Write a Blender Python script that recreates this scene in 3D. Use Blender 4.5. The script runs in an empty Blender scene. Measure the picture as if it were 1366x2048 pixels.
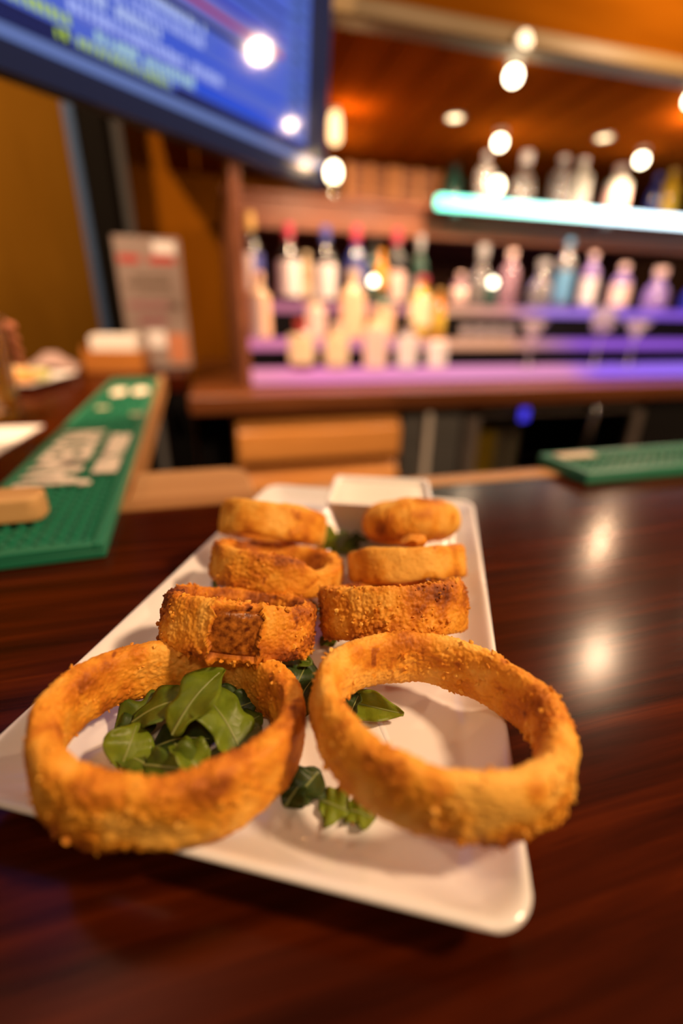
import bpy, bmesh, math, random
import numpy as np
from mathutils import Vector, Matrix, Euler

random.seed(7)
rng = np.random.default_rng(7)
SC = bpy.context.scene
COL = SC.collection
R = math.radians

# ------------------------------------------------------------------ camera
BT = 1.07                       # height of the bar top above the floor
CAM_H = 0.16                    # camera above the bar top
FPX = 910.0                     # focal length in pixels of the 1366 x 2048 frame


def _ray(px, py):
    return np.array([px - 683.0, -(py - 1024.0), -FPX])


_X = _ray(4300, 690); _X /= np.linalg.norm(_X)
_dy = 1024.0 - 633.0
_Y = np.array([(-_X[1] * _dy + _X[2] * FPX) / _X[0], _dy, -FPX]); _Y /= np.linalg.norm(_Y)
_Z = np.cross(_X, _Y)
CM = np.array([_X, _Y, _Z])      # rows: world axes seen from the camera

cam_d = bpy.data.cameras.new('camera')
cam = bpy.data.objects.new('camera', cam_d); COL.objects.link(cam)
cam_d.sensor_fit = 'VERTICAL'; cam_d.sensor_height = 36.0; cam_d.sensor_width = 24.0
cam_d.lens = FPX / 2048.0 * 36.0
cam_d.clip_start = 0.01
cam_d.dof.use_dof = True
cam_d.dof.focus_distance = 0.192
cam_d.dof.aperture_fstop = 2.1
cam_d.dof.aperture_blades = 0
cam.matrix_world = Matrix.Translation((0, 0, BT + CAM_H)) @ Matrix([list(r) for r in CM]).to_4x4()
SC.camera = cam

# ------------------------------------------------------------------ world, exposure, lamps of the room
W = bpy.data.worlds.new('world'); SC.world = W; W.use_nodes = True
_bg = W.node_tree.nodes['Background']
_bg.inputs[0].default_value = (1.0, 0.62, 0.36, 1); _bg.inputs[1].default_value = 0.09
SC.view_settings.view_transform = 'Standard'
SC.view_settings.look = 'None'
SC.view_settings.exposure = 0.0
SC.view_settings.gamma = 1.0
SC.view_settings.use_curve_mapping = False
SC.cycles.use_denoising = True
SC.cycles.max_bounces = 8
SC.cycles.caustics_reflective = False
SC.cycles.sample_clamp_indirect = 6.0
WARM = (1.0, 0.66, 0.40)


def point_lamp(name, loc, power, radius=0.03, color=WARM, spot=None, aim=None):
    l = bpy.data.lights.new(name, 'SPOT' if spot else 'POINT')
    l.energy = power; l.color = color; l.shadow_soft_size = radius
    if spot:
        l.spot_size = R(spot); l.spot_blend = 0.6
    o = bpy.data.objects.new(name, l); COL.objects.link(o)
    o.location = (loc[0], loc[1], BT + loc[2])
    if aim is not None:
        d = Vector(aim) - Vector(loc)
        o.rotation_euler = d.to_track_quat('-Z', 'Y').to_euler()
    return o


# lamps hanging around the bar out of the frame, plus added fill
point_lamp('room_or_fill_light', (1.20, 0.985, 0.915), 17, 0.022)
point_lamp('room_or_fill_light', (1.57, 1.43, 0.735), 9, 0.02)
point_lamp('room_or_fill_light', (1.90, 1.09, 0.88), 4, 0.013)
point_lamp('room_or_fill_light', (2.40, 1.18, 0.82), 5, 0.014)
point_lamp('room_or_fill_light', (-0.50, 0.85, 1.30), 140, 0.035)
point_lamp('room_or_fill_light', (1.00, -0.38, 1.25), 122, 0.09)  # added fill on the camera-facing sides of the rings
point_lamp('room_or_fill_light', (0.05, -0.85, 1.45), 24, 0.12)  # added fill from behind the camera
point_lamp('room_or_fill_light', (-1.5, 0.6, 1.30), 18, 0.06)
# added light without a fixture, brightens the bottle labels behind the television
point_lamp('label_fill_beam', (0.42, 1.46, 0.70), 9, 0.02, spot=150, aim=(0.42, 1.9, 0.0))

# ------------------------------------------------------------------ helpers


def at_y(px, py, Y):
    d = CM @ _ray(px, py); q = d * (Y / d[1])
    return Vector((q[0], q[1], q[2] + CAM_H))


def at_z(px, py, z):
    d = CM @ _ray(px, py); q = d * ((z - CAM_H) / d[2])
    return Vector((q[0], q[1], q[2] + CAM_H))


def W3(v):                       # bar-top coordinates -> world
    return Vector((v[0], v[1], v[2] + BT))


MATS = {}


def mat(name, color, rough=0.5, metal=0.0, spec=0.5, trans=0.0, emit=None, estr=0.0, coat=0.0, sss=0.0, alpha=1.0, ior=1.45):
    if name in MATS: return MATS[name]
    m = bpy.data.materials.new(name); m.use_nodes = True
    b = m.node_tree.nodes['Principled BSDF']
    b.inputs['Base Color'].default_value = (*color, 1)
    b.inputs['Roughness'].default_value = rough
    b.inputs['Metallic'].default_value = metal
    b.inputs['Specular IOR Level'].default_value = spec
    b.inputs['Transmission Weight'].default_value = trans
    b.inputs['Coat Weight'].default_value = coat
    b.inputs['IOR'].default_value = ior
    if sss:
        b.inputs['Subsurface Weight'].default_value = sss
        b.inputs['Subsurface Radius'].default_value = (0.004, 0.002, 0.001)
        b.inputs['Subsurface Scale'].default_value = 1.0
    if emit:
        b.inputs['Emission Color'].default_value = (*emit, 1)
        b.inputs['Emission Strength'].default_value = estr
    b.inputs['Alpha'].default_value = alpha
    MATS[name] = m
    return m


def nodes_of(m):
    return m.node_tree.nodes, m.node_tree.links, m.node_tree.nodes['Principled BSDF']


def ramp(N, stops):
    r = N.new('ShaderNodeValToRGB')
    e = r.color_ramp.elements
    e[0].position, e[0].color = stops[0][0], (*stops[0][1], 1)
    e[1].position, e[1].color = stops[-1][0], (*stops[-1][1], 1)
    for p, c in stops[1:-1]:
        x = e.new(p); x.color = (*c, 1)
    return r


def wood(name, c0, c1, scale=(1.2, 26, 26), rough=0.4, c2=None, bump=0.05, coat=0.0, detail=8, spec=0.3):
    """streaky wood grain along the local X axis"""
    m = mat(name, c0, rough, coat=coat, spec=spec); N, L, b = nodes_of(m)
    tc = N.new('ShaderNodeTexCoord'); mp = N.new('ShaderNodeMapping')
    mp.inputs['Scale'].default_value = scale
    L.new(tc.outputs['Object'], mp.inputs[0])
    n1 = N.new('ShaderNodeTexNoise'); n1.inputs['Scale'].default_value = 1.0
    n1.inputs['Detail'].default_value = detail; n1.inputs['Roughness'].default_value = 0.62; n1.inputs['Distortion'].default_value = 0.35
    L.new(mp.outputs[0], n1.inputs['Vector'])
    r = ramp(N, [(0.30, c0), (0.55, c2 or tuple((a + d) / 2 for a, d in zip(c0, c1))), (0.75, c1)])
    L.new(n1.outputs['Fac'], r.inputs[0]); L.new(r.outputs[0], b.inputs['Base Color'])
    bp = N.new('ShaderNodeBump'); bp.inputs['Strength'].default_value = bump; bp.inputs['Distance'].default_value = 0.002
    L.new(n1.outputs['Fac'], bp.inputs['Height']); L.new(bp.outputs[0], b.inputs['Normal'])
    return m


class MB:
    def __init__(s): s.v = []; s.f = []

    def add(s, v, f):
        o = len(s.v); s.v += [tuple(x) for x in v]; s.f += [tuple(i + o for i in q) for q in f]; return s

    def box(s, x0, x1, y0, y1, z0, z1):
        v = [(x0, y0, z0), (x1, y0, z0), (x1, y1, z0), (x0, y1, z0), (x0, y0, z1), (x1, y0, z1), (x1, y1, z1), (x0, y1, z1)]
        return s.add(v, [(0, 3, 2, 1), (4, 5, 6, 7), (0, 1, 5, 4), (1, 2, 6, 5), (2, 3, 7, 6), (3, 0, 4, 7)])

    def prism(s, pts, z0, z1):
        n = len(pts)
        v = [(p[0], p[1], z0) for p in pts] + [(p[0], p[1], z1) for p in pts]
        f = [tuple(range(n - 1, -1, -1)), tuple(range(n, 2 * n))] + [(i, (i + 1) % n, n + (i + 1) % n, n + i) for i in range(n)]
        return s.add(v, f)

    def lathe(s, prof, n=24, c=(0, 0, 0), close=True):
        v = []; f = []
        for r, z in prof:
            for k in range(n):
                a = 2 * math.pi * k / n
                v.append((c[0] + r * math.cos(a), c[1] + r * math.sin(a), c[2] + z))
        for i in range(len(prof) - 1):
            for k in range(n):
                f.append((i * n + k, i * n + (k + 1) % n, (i + 1) * n + (k + 1) % n, (i + 1) * n + k))
        if close:
            f.append(tuple(range(n - 1, -1, -1))); m = (len(prof) - 1) * n
            f.append(tuple(range(m, m + n)))
        return s.add(v, f)

    def tube(s, pts, r, n=10):
        pts = [Vector(p) for p in pts]; v = []; f = []
        rr = r if hasattr(r, '__len__') else [r] * len(pts)
        for i, p in enumerate(pts):
            d = (pts[min(i + 1, len(pts) - 1)] - pts[max(i - 1, 0)]).normalized()
            u = d.cross(Vector((0, 0, 1)))
            if u.length < 1e-3: u = d.cross(Vector((0, 1, 0)))
            u.normalize(); w = d.cross(u)
            for k in range(n):
                a = 2 * math.pi * k / n
                v.append(p + (u * math.cos(a) + w * math.sin(a)) * rr[i])
        for i in range(len(pts) - 1):
            for k in range(n):
                f.append((i * n + k, i * n + (k + 1) % n, (i + 1) * n + (k + 1) % n, (i + 1) * n + k))
        f.append(tuple(range(n - 1, -1, -1))); m = (len(pts) - 1) * n
        f.append(tuple(range(m, m + n)))
        return s.add(v, f)

    def build(s, name, m, parent=None, loc=None, rot=None, smooth=None, bevel=0.0, seg=2):
        me = bpy.data.meshes.new(name); me.from_pydata(s.v, [], s.f); me.update()
        bm = bmesh.new(); bm.from_mesh(me); bmesh.ops.recalc_face_normals(bm, faces=bm.faces); bm.to_mesh(me); bm.free()
        o = bpy.data.objects.new(name, me); COL.objects.link(o)
        if m: me.materials.append(m)
        if smooth is not None:
            for p in me.polygons: p.use_smooth = True
            me.set_sharp_from_angle(angle=R(smooth))
        if loc is not None: o.location = loc
        if rot is not None: o.rotation_euler = rot
        if parent: o.parent = parent
        if bevel:
            md = o.modifiers.new('bevel', 'BEVEL'); md.width = bevel; md.segments = seg; md.limit_method = 'ANGLE'
            for p in me.polygons: p.use_smooth = True
            me.set_sharp_from_angle(angle=R(50))
        return o


def tag(o, label, cat, group=None):
    o['label'] = label; o['category'] = cat
    if group: o['group'] = group
    return o


def thing(name, label, cat, loc=(0, 0, 0), rot=(0, 0, 0), group=None):
    """an Empty at the base of a thing; loc in bar-top coordinates"""
    o = bpy.data.objects.new(name, None); COL.objects.link(o)
    o.empty_display_size = 0.05
    o.location = W3(loc); o.rotation_euler = rot
    return tag(o, label, cat, group)


def struct(o):
    o['kind'] = 'structure'; return o


# ------------------------------------------------------------------ materials
M_MAHOG = wood('mahogany', (0.012, 0.0016, 0.0002), (0.108, 0.0155, 0.0012), scale=(5.0, 105, 60), rough=0.36, bump=0.06, c2=(0.046, 0.0060, 0.0005), spec=0.0, coat=0.42)
MATS['mahogany'].node_tree.nodes['Principled BSDF'].inputs['Coat Roughness'].default_value = 0.19
M_TRIMW = wood('pale_rail_wood', (0.33, 0.145, 0.045), (0.55, 0.29, 0.11), scale=(3, 40, 40), rough=0.45)
M_LEDGE = wood('pale_ledge_wood', (0.48, 0.235, 0.085), (0.66, 0.37, 0.155), scale=(4, 30, 30), rough=0.5)
M_BLOCK = wood('pale_board_wood', (0.55, 0.29, 0.10), (0.74, 0.45, 0.18), scale=(6, 60, 60), rough=0.5)
M_COUNTER = wood('counter_wood', (0.085, 0.024, 0.007), (0.20, 0.065, 0.020), scale=(2, 34, 34), rough=0.32)
M_DRAWER = wood('drawer_wood', (0.54, 0.20, 0.040), (0.74, 0.33, 0.085), scale=(2, 30, 30), rough=0.30)
M_SHELFW = wood('shelf_wood', (0.16, 0.052, 0.026), (0.30, 0.11, 0.055), scale=(2, 30, 30), rough=0.38)
M_CANOPY = wood('canopy_wood', (0.125, 0.026, 0.0012), (0.28, 0.068, 0.0040), scale=(1.6, 22, 22), rough=0.7, spec=0.0)
M_FASCIA = wood('fascia_wood', (0.095, 0.026, 0.0006), (0.165, 0.052, 0.002), scale=(1.2, 12, 12), rough=0.5, spec=0.0)
M_EDGE = wood('canopy_edge_wood', (0.12, 0.078, 0.028), (0.19, 0.125, 0.052), scale=(2, 20, 20), rough=0.5)
M_WALL = wood('wall_wood', (0.19, 0.060, 0.0025), (0.32, 0.105, 0.005), scale=(6, 6, 1.2), rough=0.5, bump=0.02, spec=0.0)
M_WALLY = wood('yellow_wall', (0.115, 0.048, 0.0035), (0.155, 0.068, 0.006), scale=(6, 6, 1.5), rough=0.6, bump=0.02, spec=0.0)
M_BLACK = mat('black_panel', (0.005, 0.0042, 0.004), 0.55, spec=0.12)
M_DARK = mat('dark_floor', (0.012, 0.008, 0.006), 0.7)
M_TVBLUE = mat('tv_blue_sheen', (0.045, 0.078, 0.150), 0.7, spec=0.08)  # the television's blue light put into the colour
M_CEIL = mat('dark_ceiling', (0.055, 0.030, 0.030), 0.8)
M_CHINA = mat('white_glaze', (0.83, 0.80, 0.76), 0.16, coat=0.35, spec=0.5)
M_SAUCE = mat('cream_sauce', (0.86, 0.82, 0.70), 0.35)
M_STEEL = mat('brushed_steel', (0.36, 0.34, 0.31), 0.38, metal=0.85)
M_CHROME = mat('chrome', (0.80, 0.78, 0.75), 0.10, metal=1.0)
M_PAPER = mat('white_paper', (0.80, 0.74, 0.68), 0.7)
M_RUBBER = mat('green_rubber', (0.016, 0.19, 0.100), 0.42)
M_PRINT = mat('cream_print', (0.93, 0.80, 0.63), 0.6)
M_PRINT2 = mat('olive_print', (0.58, 0.56, 0.36), 0.6)


def emat(name, color, strength):
    m = bpy.data.materials.new(name); m.use_nodes = True
    N, L = m.node_tree.nodes, m.node_tree.links
    for n in list(N): N.remove(n)
    e = N.new('ShaderNodeEmission'); o = N.new('ShaderNodeOutputMaterial')
    e.inputs[0].default_value = (*color, 1); e.inputs[1].default_value = strength
    L.new(e.outputs[0], o.inputs[0])
    return m


def led_mat(name, stops, strength, x0, x1):
    """lit acrylic whose LED strip changes colour along the shelf"""
    m = emat(name, (1, 1, 1), strength); N, L = m.node_tree.nodes, m.node_tree.links
    e = [n for n in N if n.type == 'EMISSION'][0]
    tc = N.new('ShaderNodeTexCoord'); sx = N.new('ShaderNodeSeparateXYZ'); mr = N.new('ShaderNodeMapRange')
    mr.inputs['From Min'].default_value = x0; mr.inputs['From Max'].default_value = x1
    r = ramp(N, stops)
    L.new(tc.outputs['Object'], sx.inputs[0]); L.new(sx.outputs[0], mr.inputs['Value']); L.new(mr.outputs[0], r.inputs[0])
    L.new(r.outputs[0], e.inputs[0])
    return m


# ------------------------------------------------------------------ the room
FL = -BT
struct(MB().box(-3.2, 4.2, -2.0, 3.2, FL - 0.05, FL).build('floor', M_DARK, loc=W3((0, 0, 0))))
struct(MB().box(-3.2, 4.2, 0.6, 3.2, 1.62, 1.67).build('ceiling', M_CEIL, loc=W3((0, 0, 0))))
wb = struct(MB().box(-0.30, 4.2, 2.66, 2.74, FL, 1.62).build('wall_back', M_WALL, loc=W3((0, 0, 0))))
# angled yellow wall to the left of the dark post
p0 = Vector((-0.40, 2.20)); p1 = Vector((-2.4, 1.35)); nn = Vector((-(p1 - p0).y, (p1 - p0).x)).normalized() * -0.08
struct(MB().prism([p0, p1, p1 + nn, p0 + nn], FL, 1.62).build('wall_left', M_WALLY, loc=W3((0, 0, 0))))
struct(MB().box(-0.375, -0.285, 2.08, 2.26, FL, 1.62).build('trim_1', mat('black_post', (0.006, 0.005, 0.004), 0.9, spec=0.02), loc=W3((0, 0, 0)), bevel=0.004))
struct(MB().box(-0.405, -0.376, 2.06, 2.25, FL, 1.62).build('tv_sheen_strip', M_TVBLUE, loc=W3((0, 0, 0)), bevel=0.004))  # strip added for the television's blue light on the post edge

# ------------------------------------------------------------------ wooden canopy over the back bar
CY, CZ = 1.30, 0.767
can = thing('bar_canopy', 'brown wooden canopy with plank underside above the back bar', 'canopy', (0, 0, 0))
MB().box(-0.1, 3.2, CY, CY + 0.03, CZ + 0.035, 1.60).build('fascia', M_FASCIA, can)
MB().box(-0.1, 3.2, CY - 0.022, CY + 0.034, CZ - 0.004, CZ + 0.034).build('edge_molding', M_EDGE, can, bevel=0.006)
pk = MB().box(0, 1.31, 0, 0.118, 0, 0.018)
for i in range(26):
    o = pk.build('plank', M_CANOPY, can) if i == 0 else None
    if i == 0: first_plank = o
    else:
        o = first_plank.copy(); COL.objects.link(o); o.parent = can
    # grain runs along local X, so the plank is turned to run from front to back
    o.location = (0.0 + 0.124 * i, CY + 0.035, CZ + random.uniform(0, 0.003)); o.rotation_euler = (0, 0, R(90))

# ------------------------------------------------------------------ back bar: counter, drawers, riser, shelves
bb = thing('back_bar_cabinet', 'long brown wooden back bar with drawers and a bottle shelf above', 'cabinet', (0, 0, -BT))


def bpart(mb, name, m, parent=bb, **k):
    return mb.build(name, m, parent, loc=(0, 0, BT), **k)


bpart(MB().box(-0.076, 3.0, 1.35, 2.64, -0.100, -0.046), 'countertop', M_COUNTER, bevel=0.006)
bpart(MB().box(0.088, 0.112, 1.485, 2.62, -0.045, 0.555), 'side_panel', M_SHELFW, bevel=0.003)
bpart(MB().box(0.080, 3.0, 1.94, 2.63, 0.556, 0.578), 'shelf_board', M_SHELFW, bevel=0.003)
bpart(MB().box(0.113, 3.0, 1.955, 1.975, 0.462, 0.555), 'fascia', M_SHELFW, bevel=0.002)
bpart(MB().box(0.113, 3.0, 2.60, 2.62, -0.045, 0.555), 'back_panel', mat('mirror_bronze', (0.20, 0.10, 0.05), 0.16, metal=0.75))
dc = bpart(MB().box(0.045, 0.575, 1.405, 2.2, -BT + 0.05, -0.101), 'drawer_case', M_DRAWER)
for zt, zb in ((-0.122, -0.262), (-0.280, -0.420), (-0.438, -0.60)):
    d = MB()
    d.add([(0.05, 1.400, zb), (0.57, 1.400, zb), (0.57, 1.365, zb + 0.012), (0.05, 1.365, zb + 0.012),
           (0.57, 1.365, zt - 0.040), (0.05, 1.365, zt - 0.040), (0.57, 1.403, zt), (0.05, 1.403, zt)],
          [(0, 1, 2, 3), (3, 2, 4, 5), (5, 4, 6, 7), (0, 3, 5, 7), (1, 6, 4, 2), (0, 7, 6, 1)])
    bpart(d, 'drawer', M_DRAWER, bevel=0.004)
bpart(MB().box(-0.074, 0.044, 1.52, 1.57, -BT, -0.101), 'shade_panel', M_BLACK)  # black sheet added for the shade under the counter

fr = thing('bar_fridge', 'under-counter fridge with a grey steel door and a dark glass door', 'refrigerator', (0.58, 1.40, -BT))


def fpart(mb, name, m, **k):
    par = k.pop('parent', None)
    return mb.build(name, m, par or fr, loc=(0, 0, 0) if par else (-0.58, -1.40, BT), **k)


fpart(MB().box(0.590, 3.0, 1.90, 1.95, -BT + 0.03, -0.108), 'back', M_BLACK)
sdoor = fpart(MB().box(0.590, 0.812, 1.405, 1.44, -BT + 0.05, -0.110), 'steel_door', M_STEEL, bevel=0.003)
fpart(MB().prism([(0.668, 1.385), (0.690, 1.385), (0.690, 1.400), (0.668, 1.400)], -0.55, -0.125), 'door_handle', mat('pale_handle', (0.62, 0.54, 0.45), 0.35), bevel=0.003, parent=sdoor)
fpart(MB().box(0.816, 0.838, 1.40, 1.90, -BT + 0.03, -0.108), 'divider', mat('dark_steel', (0.10, 0.08, 0.07), 0.4, metal=0.5))
gf = MB().box(0.842, 0.886, 1.41, 1.44, -BT + 0.05, -0.112).box(0.842, 1.60, 1.41, 1.44, -0.150, -0.112).box(1.56, 1.60, 1.41, 1.44, -BT + 0.05, -0.112)
gf = fpart(gf, 'glass_door_frame', mat('grey_frame', (0.21, 0.165, 0.135), 0.4, metal=0.4), bevel=0.002)
M_PANE = mat('pane_glass', (0.9, 0.9, 0.9), 0.02, trans=1.0, ior=1.05)
fpart(MB().box(0.886, 1.56, 1.424, 1.430, -BT + 0.08, -0.150), 'pane', M_PANE, parent=gf)
fpart(MB().box(0.842, 3.0, 1.45, 1.88, -0.455, -0.445), 'wire_shelf', mat('dark_wire', (0.03, 0.028, 0.026), 0.5))
hx = 1.335
fpart(MB().tube([(hx, 1.408, -0.13), (hx, 1.385, -0.13), (hx - 0.003, 1.378, -0.16), (hx - 0.01, 1.378, -0.26), (hx - 0.015, 1.385, -0.40), (hx - 0.015, 1.408, -0.40)], 0.012, 10), 'chrome_handle', M_CHROME, smooth=60, parent=gf)
fpart(MB().box(1.605, 3.0, 1.41, 1.44, -BT + 0.05, -0.112), 'side_door', mat('black_door', (0.010, 0.008, 0.007), 0.25), bevel=0.003)
# contents on the fridge shelf
o = MB().box(-0.045, 0.045, -0.03, 0.03, 0, 0.115).build('drink_carton', mat('yellow_card', (0.55, 0.36, 0.01), 0.5), loc=W3((0.99, 1.55, -0.445)), bevel=0.004)
tag(o, 'yellow drink carton behind the dark glass fridge door', 'carton')
o.scale = (1, 1, 1.9)
for k, (x, zz) in enumerate(((1.095, 0.19), (1.16, 0.19))):
    c = thing('drink_can', ('left' if k == 0 else 'right') + ' one of two cream cans behind the fridge glass', 'can', (x, 1.60, -0.445), group='cream cans in the fridge')
    MB().lathe([(0.022, 0), (0.027, 0.006), (0.027, 0.205), (0.022, 0.215)], 20).build('body', mat('cream_can', (0.40, 0.33, 0.22), 0.4), c, smooth=40)
    MB().lathe([(0.021, 0.2151), (0.021, 0.218), (0.018, 0.2185)], 20).build('lid', M_STEEL, c, smooth=40)
bl = thing('indicator_lamp', 'small glowing blue light at the top of the fridge', 'lamp', (1.045, 1.405, -0.168))
MB().box(-0.020, 0.020, -0.012, 0.003, 0, 0.048).build('housing', M_BLACK, bl, bevel=0.002)
MB().box(-0.017, 0.017, -0.016, -0.0125, 0.003, 0.045).build('lens', emat('blue_glow', (0.07, 0.05, 0.85), 1.1), bl)

# LED bottle riser, three steps
PINK = [(0.0, (0.90, 0.30, 0.42)), (0.12, (0.95, 0.28, 0.56)), (0.40, (0.88, 0.32, 0.58)), (0.62, (0.80, 0.30, 0.55)), (0.70, (0.38, 0.16, 0.95)), (1.0, (0.34, 0.17, 0.98))]
PEACH = [(0.0, (0.78, 0.22, 0.42)), (0.30, (0.72, 0.26, 0.36)), (0.40, (0.92, 0.42, 0.24)), (0.52, (0.90, 0.40, 0.22)), (0.60, (0.60, 0.26, 0.34)), (0.70, (0.36, 0.12, 0.75)), (1.0, (0.30, 0.10, 0.72))]  # orange middle is reflected light painted into the step's glow
PEACH3 = [(0.0, (0.55, 0.16, 0.26)), (0.30, (0.62, 0.22, 0.26)), (0.42, (0.85, 0.42, 0.24)), (0.55, (0.80, 0.34, 0.30)), (0.66, (0.45, 0.24, 0.85)), (1.0, (0.30, 0.12, 0.80))]  # same painted orange reflection, for the top step
rs = thing('bottle_riser', 'three-step bottle riser with glowing pink and violet treads on the back bar', 'riser', (0.098, 1.50, -0.045))
STEP = [(1.50, -0.037, 0.001), (1.62, 0.060, 0.092), (1.74, 0.178, 0.210)]
for k, (y, zb, zt) in enumerate(STEP):
    x0 = 0.1135
    m = led_mat('led_tread_%d' % k, (PINK, PEACH, PEACH3)[k], (1.0, 0.95, 0.95)[k], 0.1, 2.0)
    yb = y + (0.135 if k < 2 else 0.22)
    MB().box(x0, 2.9, y, yb, zb, zt).build('lit_step', m, rs, loc=(-0.098, -1.50, 0.045), bevel=0.003)
    MB().box(x0 + 0.002, 2.9, y + 0.012, y + 0.10, -0.045, zb - 0.0005).build('black_riser', M_BLACK, rs, loc=(-0.098, -1.50, 0.045))

# green LED shelf on top of the shelf board
gs = thing('glowing_shelf', 'glowing green and white LED bottle shelf fixed in front of the upper shelf board', 'shelf', (0.835, 1.79, 0.538))
GREEN = [(0.0, (0.20, 0.95, 0.62)), (0.30, (0.45, 1.0, 0.82)), (0.50, (0.62, 1.0, 0.92)), (0.56, (0.68, 0.92, 1.0)), (1.0, (0.72, 0.88, 1.0))]
MB().box(0.02, 2.2, 0.0305, 0.146, 0.008, 0.0315).build('tray', M_SHELFW, gs, bevel=0.001)
MB().box(0, 2.2, 0, 0.030, -0.004, 0.037).build('light_bar', led_mat('led_shelf', GREEN, 4.6, 0, 1.25), gs, bevel=0.012, seg=4)
for x in (0.1, 0.8, 1.5):
    MB().box(x, x + 0.03, 0.08, 0.1645, -0.006, 0.0075).build('bracket', M_STEEL, gs)

# ------------------------------------------------------------------ lamps in view


def downlight(px, py, Y, label, power):
    p = at_y(px, py, Y)
    t = thing('ceiling_downlight', label, 'light', (p.x, p.y, CZ), group='recessed downlights under the canopy')
    MB().lathe([(0.024, -0.001), (0.032, -0.001), (0.032, -0.006), (0.024, -0.006), (0.024, -0.001)], 24, close=False).build('trim_ring', M_STEEL, t, smooth=40)
    MB().lathe([(0.0235, -0.001), (0.0235, -0.003), (0.010, -0.0045)], 24).build('lens', emat('downlight_glow', (1.0, 0.74, 0.42), 5.0), t, smooth=60)
    point_lamp('downlight_beam', (p.x, p.y, CZ - 0.03), power, 0.02, spot=130, aim=(p.x, p.y - 0.05, 0))


def spot_head(px, py, Y, label, power, stem=True):
    p = at_y(px, py, Y)
    t = thing('spot_lamp', label, 'lamp', (p.x, p.y, CZ), group='small bright lamps under the canopy')
    dz = p.z - CZ
    MB().lathe([(0.020, -0.001), (0.020, -0.006), (0.005, -0.009)], 16).build('mounting_plate', M_STEEL, t, smooth=40)
    if dz < -0.03:
        MB().tube([(0, 0, -0.008), (0, 0, dz + 0.022)], 0.0035, 8).build('stem', M_CHROME, t, smooth=60)
    MB().lathe([(0.006, 0.024), (0.011, 0.020), (0.011, 0.014)], 14, c=(0, 0, dz)).build('socket', M_CHROME, t, smooth=40)
    pr = [(0.0005, -0.020)] + [(0.019 * math.cos(a), 0.019 * math.sin(a)) for a in [R(x) for x in range(-75, 61, 15)]] + [(0.008, 0.0185)]
    MB().lathe(pr, 20, c=(0, 0, dz)).build('bulb', emat('bulb_glow', (1.0, 0.80, 0.52), 16.0), t, smooth=80)
    if power:
        point_lamp('spot_beam', (p.x, p.y, p.z - 0.045), power, 0.018, spot=150, aim=(p.x, p.y + 0.45, 0.0))
    return p


downlight(910, 233, 1.70, 'left recessed downlight in the wooden canopy above the bottles', 18)
downlight(1210, 266, 1.70, 'right recessed downlight in the wooden canopy above the bottles', 18)
p = at_y(420, 330, 1.70)
point_lamp('downlight_beam', (0.40, 1.66, CZ - 0.05), 16, 0.02, spot=130, aim=(0.40, 1.6, 0))  # added beam with no fixture, lights the left bottles
spot_head(1027, 152, 1.347, 'starry bright bulb hanging highest under the canopy front edge', 11.0)
spot_head(1385, 200, 1.347, 'bright bulb cut by the right edge of the photo under the canopy', 11.0)
spot_head(1000, 285, 1.75, 'big bright bulb right above the clear bottles on the glowing shelf', 5.0)
spot_head(1283, 320, 1.75, 'big bright bulb hanging over the right end of the glowing shelf', 5.0)
# glowing disc added for a reflection on the canopy trim
p = at_y(1045, 83, 1.277)
t = thing('trim_glint', 'round warm glow disc standing in for a reflection on the edge of the wooden canopy', 'light', (p.x, 1.276, p.z))
MB().lathe([(0.021, 0), (0.021, 0.008), (0.016, 0.010)], 20).build('housing', M_STEEL, t, rot=(R(90), 0, 0), smooth=40)
MB().lathe([(0.0155, 0.0101), (0.0155, 0.012), (0.006, 0.014)], 20).build('lens', emat('trim_glint_glow', (1.0, 0.72, 0.42), 3.0), t, rot=(R(90), 0, 0), smooth=60)


def shelf_lamp_or_glint(name, px, py, Y, zbase, r, label, strength):
    p = at_y(px, py, Y)
    t = thing(name, label, 'lamp', (p.x, Y, zbase))
    hz = p.z - zbase
    MB().lathe([(r * 1.1, 0.0), (r * 1.1, 0.006), (0.006, 0.010), (0.006, hz - r * 1.2), (r * 0.5, hz - r * 0.95), (r * 0.5, hz - r * 0.8)], 20).build('stand', M_CHROME, t, smooth=40)
    pr = [(r * math.cos(a), hz + r * 1.25 * math.sin(a)) for a in [R(x) for x in range(-55, 90, 12)]]
    MB().lathe(pr, 20).build('bulb', emat('shelf_bulb_glow', (1.0, 0.78, 0.48), strength), t, smooth=80)
    point_lamp('shelf_glow_beam', (p.x, Y - 0.05, p.z), 1.2, 0.02)


shelf_lamp_or_glint('shelf_lamp_or_glint', 667, 345, 2.02, 0.5785, 0.025, 'drop-shaped glowing lamp on the upper shelf by the television corner', 14)
shelf_lamp_or_glint('shelf_lamp_or_glint', 995, 372, 1.83, 0.5695, 0.020, 'glow standing in for a bottle reflection low among the clear bottles on the lit shelf', 14)  # added bulb replaces a bright reflection in a bottle
# cylinder pendant partly behind the television edge
p = at_y(670, 252, 1.76)
t = thing('pendant_lamp', 'tall glowing cylinder pendant beside the right edge of the television', 'lamp', (p.x, 1.76, CZ))
MB().lathe([(0.016, -0.001), (0.016, -0.005), (0.004, -0.008)], 16).build('canopy_plate', M_STEEL, t, smooth=40)
dz = p.z - CZ
MB().lathe([(0.010, -0.0085), (0.016, dz + 0.030), (0.020, dz + 0.012), (0.020, dz - 0.035), (0.014, dz - 0.045)], 20).build('shade', emat('pendant_glow', (1.0, 0.62, 0.28), 3.2), t, smooth=50)
point_lamp('pendant_beam', (p.x + 0.045, 1.74, p.z - 0.02), 1.6, 0.02, color=(1.0, 0.50, 0.16))

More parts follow.
